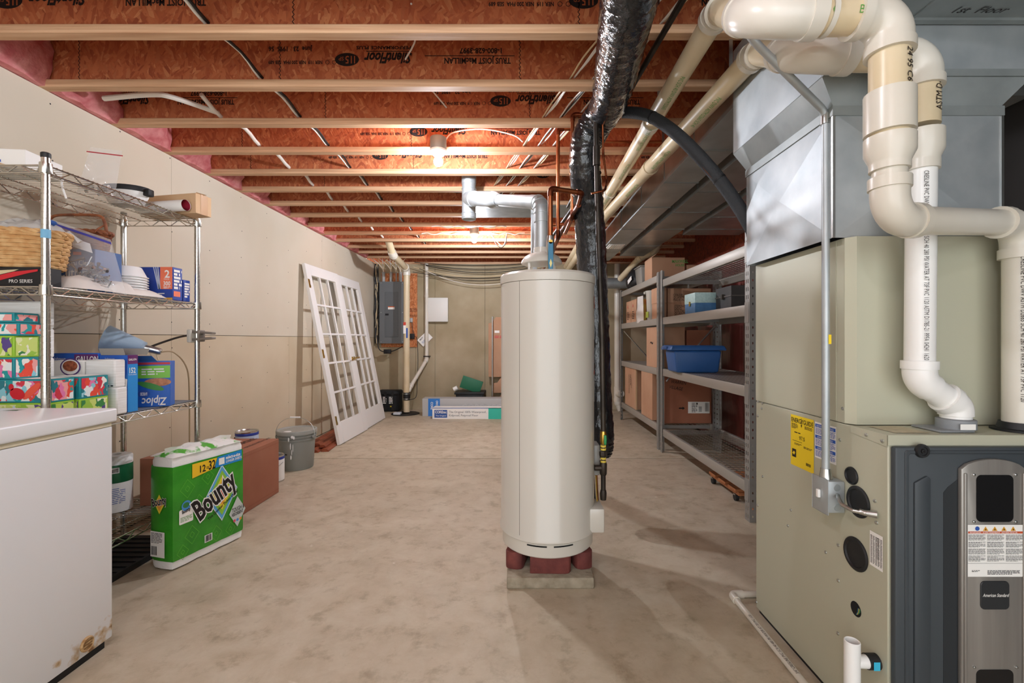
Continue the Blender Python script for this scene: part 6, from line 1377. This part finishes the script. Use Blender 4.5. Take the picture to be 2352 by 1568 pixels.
MB().box(xa, xb, 7.595, YB-.001, za, zb).build('cabinet_body', mk('cabinet_white', '#dedcd6', .5), t, bev=.004); MB().box(xa-.004, xb+.004, 7.58, 7.594, za-.004, zb+.004).build('cabinet_door', mk('cabinet_white', ''), t, bev=.004)
t = thing('paper_card', 'white paper card tucked at an angle behind the thin pipe', 'paper', tuple(B(974, 778, 7.64)))
c_ = B(976, 778, 7.64); F = FR(c_, (.72, 0, .69), (-.69, 0, .72)); 
cd = MB(F).box(-.11, .11, -.075, .075, -.001, .001).build('card', PAPER, t); lines_print(INK, cd, F, -.08, .0, .03, .055, 2, 3, .6, .002); lines_print(INKB, cd, F, -.08, .05, -.04, .0, 4, 5, .3, .002)
# black tool bag
xa, xb = B(868, 0, 7.43).x, B(918, 0, 7.43).x; zt_ = B(0, 897, 7.43).z
t = thing('tool_bag', 'black fabric tool bag with white lettering on the floor', 'bag', ((xa+xb)/2, 7.53, 0))
tb = MB().hexa([(xa, 7.43, .002), (xb-.01, 7.43, .002), (xb-.01, 7.645, .002), (xa, 7.645, .002)], [(xa-.01, 7.44, zt_-.03), (xb, 7.44, zt_-.06), (xb, 7.64, zt_-.06), (xa-.01, 7.64, zt_-.03)]).build('bag_body', mk('bag_canvas', '#17181a', .8), t, bev=.03, seg=3)
MB().box(xa-.015, xb, 7.42, 7.65, zt_-.075, zt_).build('bag_flap', mk('bag_flap_canvas', '#1e2022', .75), t, bev=.025, seg=3)
for f in (.3, .62): MB().box(xa+(xb-xa)*f, xa+(xb-xa)*(f+.11), 7.413, 7.419, .02, zt_-.01).build('strap', BLK, t)
for f in (.24, .52): lines_print(PAPER, tb, FCAM(0, 7.412, 0), xa+(xb-xa)*f, xa+(xb-xa)*f+.06, .13, .25, 5, int(f*100), .55, .002)
MB().box(xa+(xb-xa)*.58, xa+(xb-xa)*.64, 7.405, 7.413, .08, .10).build('buckle', mk('buckle_yellow', '#d8c22e', .5), t)
# flooring boxes
t, b, F, a, c, h = carton('flooring_box', 'white flooring plank carton with blue logo and turquoise end', 'box', P(993, 0, 6.75).x, -.03, 6.75, 6.95, 0, .165, PAPER)
u0 = -a; decal('print', mk('logo_blue', '#2a57a0', .5), b, F['f'], u0+.03, u0+.22, .02, .135); text('COREtec', .055, PAPER, b, F['f'], u0+.04, .085, sx=.8, bold=.02); text('The Original', .03, PAPER, b, F['f'], u0+.05, .04)
text('The Original 100% Waterproof,', .045, mk('print_grey', '#6f7378', .7), b, F['f'], u0+.245, .09, sx=.95); text('Kidproof, Petproof Floor', .045, mk('print_grey', ''), b, F['f'], u0+.245, .04, sx=.95)
decal('print', mk('print_turquoise', '#35c0a8', .5), b, F['f'], u0+.83, a, 0, h); decal('print', INKB, b, F['f'], -a, a, h-.008, h)
t, b, F, a, c, h = carton('flooring_box', 'grey flooring plank carton with blue panel behind the white one', 'box', P(970, 0, 7.0).x, -.03, 7.0, 7.22, 0, .27, mk('carton_grey', '#b4b4b2', .6))
u0 = -a; decal('print', mk('panel_blue', '#2f7ac8', .5), b, F['f'], u0+.09, u0+.27, 0, h); text('CORE', .05, PAPER, b, F['f'], u0+.13, .22, rot=-math.pi/2, sx=.9, bold=.02); text('ORIGINALS', .045, PAPER, b, F['f'], u0+.21, .24, rot=-math.pi/2, sx=.8, bold=.02)
text('CORE TEC', .12, mk('print_pale', '#c6c6c4', .6), b, F['f'], u0+.6, .10, sx=1.1)
t = thing('plastic_crate', 'black plastic crate behind the flooring cartons', 'crate', (B(1078, 0, 7.42).x, 7.42, 0)); xa, xb = B(1047, 0, 7.3).x, B(1110, 0, 7.3).x
MB().hexa([(xa+.03, 7.30, .001), (xb-.03, 7.30, .001), (xb-.03, 7.58, .001), (xa+.03, 7.58, .001)], [(xa, 7.28, .30), (xb, 7.28, .30), (xb, 7.62, .30), (xa, 7.62, .30)]).build('crate_body', mk('crate_black', '#191b1b', .5), t, bev=.006)
MB().box(xa-.02, xb+.02, 7.26, 7.64, .30, .335).build('crate_rim', mk('crate_black', ''), t, bev=.006)
c_ = B(1078, 901, 7.38)
tag(MB(Matrix.Translation((c_.x-.0, 7.40, .352)) @ Matrix.Rotation(.32, 4, 'Y')).box(-.17, .17, -.012, .012, .0, .20).build('green_board', mk('binder_green', '#1f6a4a', .5), None, bev=.003), 'dark green flat board leaning in the black crate', 'board')
tag(MB().tube([(c_.x-.25, 7.36, .37), (c_.x-.19, 7.36, .40)], .035, 16).build('paper_roll', PAPER, None, True), 'small white roll at the edge of the black crate', 'paper roll')
# flattened cartons with a steel pipe in front
for k, (pa, pb_, ya, yb, lab) in enumerate(((1122, 1165, 728, 865.5, 'tall flattened carton leaning by the concrete wall behind the heater'), (1134, 1190, 866, 902, 'flattened carton low by the concrete wall, upper one'), (1136, 1190, 904, 942, 'flattened carton on the floor by the concrete wall, lower one'))):
    y_ = 7.50+.03*k; xa, xb = P(pa, 0, y_).x, P(pb_, 0, y_).x; za, zb = max(.001, P(0, yb, y_).z), P(0, ya, y_).z
    o_ = MB().prism([(xa, za), (xb, za), (xb, zb), (xa+.12, zb), (xa+.06, zb-.09), (xa, zb-.10)], 0, .05, FCAM(0, y_+.05, 0)).build('flat_carton', CARD, None, bev=.004); tag(o_, lab, 'cardboard', 'flattened cartons behind the heater')
    if k == 0: decal('label', PAPER, o_, FCAM(0, y_, 0), xa+.10, xa+.18, zb-.26, zb-.22); lines_print(mk('print_red', ''), o_, FCAM(0, y_, 0), xa+.10, xa+.26, zb-.35, zb-.30, 2, 3, .5)
tag(MB().tube([(P(1131, 0, 7.42).x, 7.42, .0), (P(1131, 0, 7.42).x, 7.42, P(0, 727, 7.42).z)], .013, 10).build('steel_pipe', STEEL, None, True), 'thin steel pipe standing upright before the flattened carton', 'pipe')
# drain stack and round duct past the shelving
XS = P(1418, 0, 7.5).x
t = thing('drain_stack', 'white plastic drain stack with cleanout by the far shelving post', 'pipe', (XS, 7.5, 0))
pvc_run(t, [(XS, 7.5, 2.42), (XS, 7.5, .16), (XS+.05, 7.48, .012)], .049, [.05], PVC, PVC, 1.14)
MB().tube([(XS, 7.5, .40), (XS, 7.5, .16)], .056, 20).build('wye', PVC, t, True); MB().tube([(XS, 7.5, .27), (XS+.03, 7.38, .30)], .05, 18).build('cleanout_branch', PVC, t, True); MB().tube([(XS+.03, 7.38, .30), (XS+.034, 7.365, .304)], .056, 18).build('cleanout_cap', PVC, t, True)
tag(MB().tube([(XS-.30, 7.25, 2.07), (XS+.35, 7.25, 2.07)], .085, 28).build('round_duct', GALVD, None, True), 'horizontal round galvanised duct crossing the drain stack', 'duct')
t = thing('overhead_drain', 'tan plastic drain pipe with elbow above the big open-topped carton', 'pipe', tuple(P(1450, 620, 6.4)))
pvc_run(t, [P(1425, 640, 7.0), P(1470, 592, 6.2), P(1505, 575, 5.9), P(1518, 545, 5.9)], .045, [.1, .06], PVCY, PVCY, 1.12)
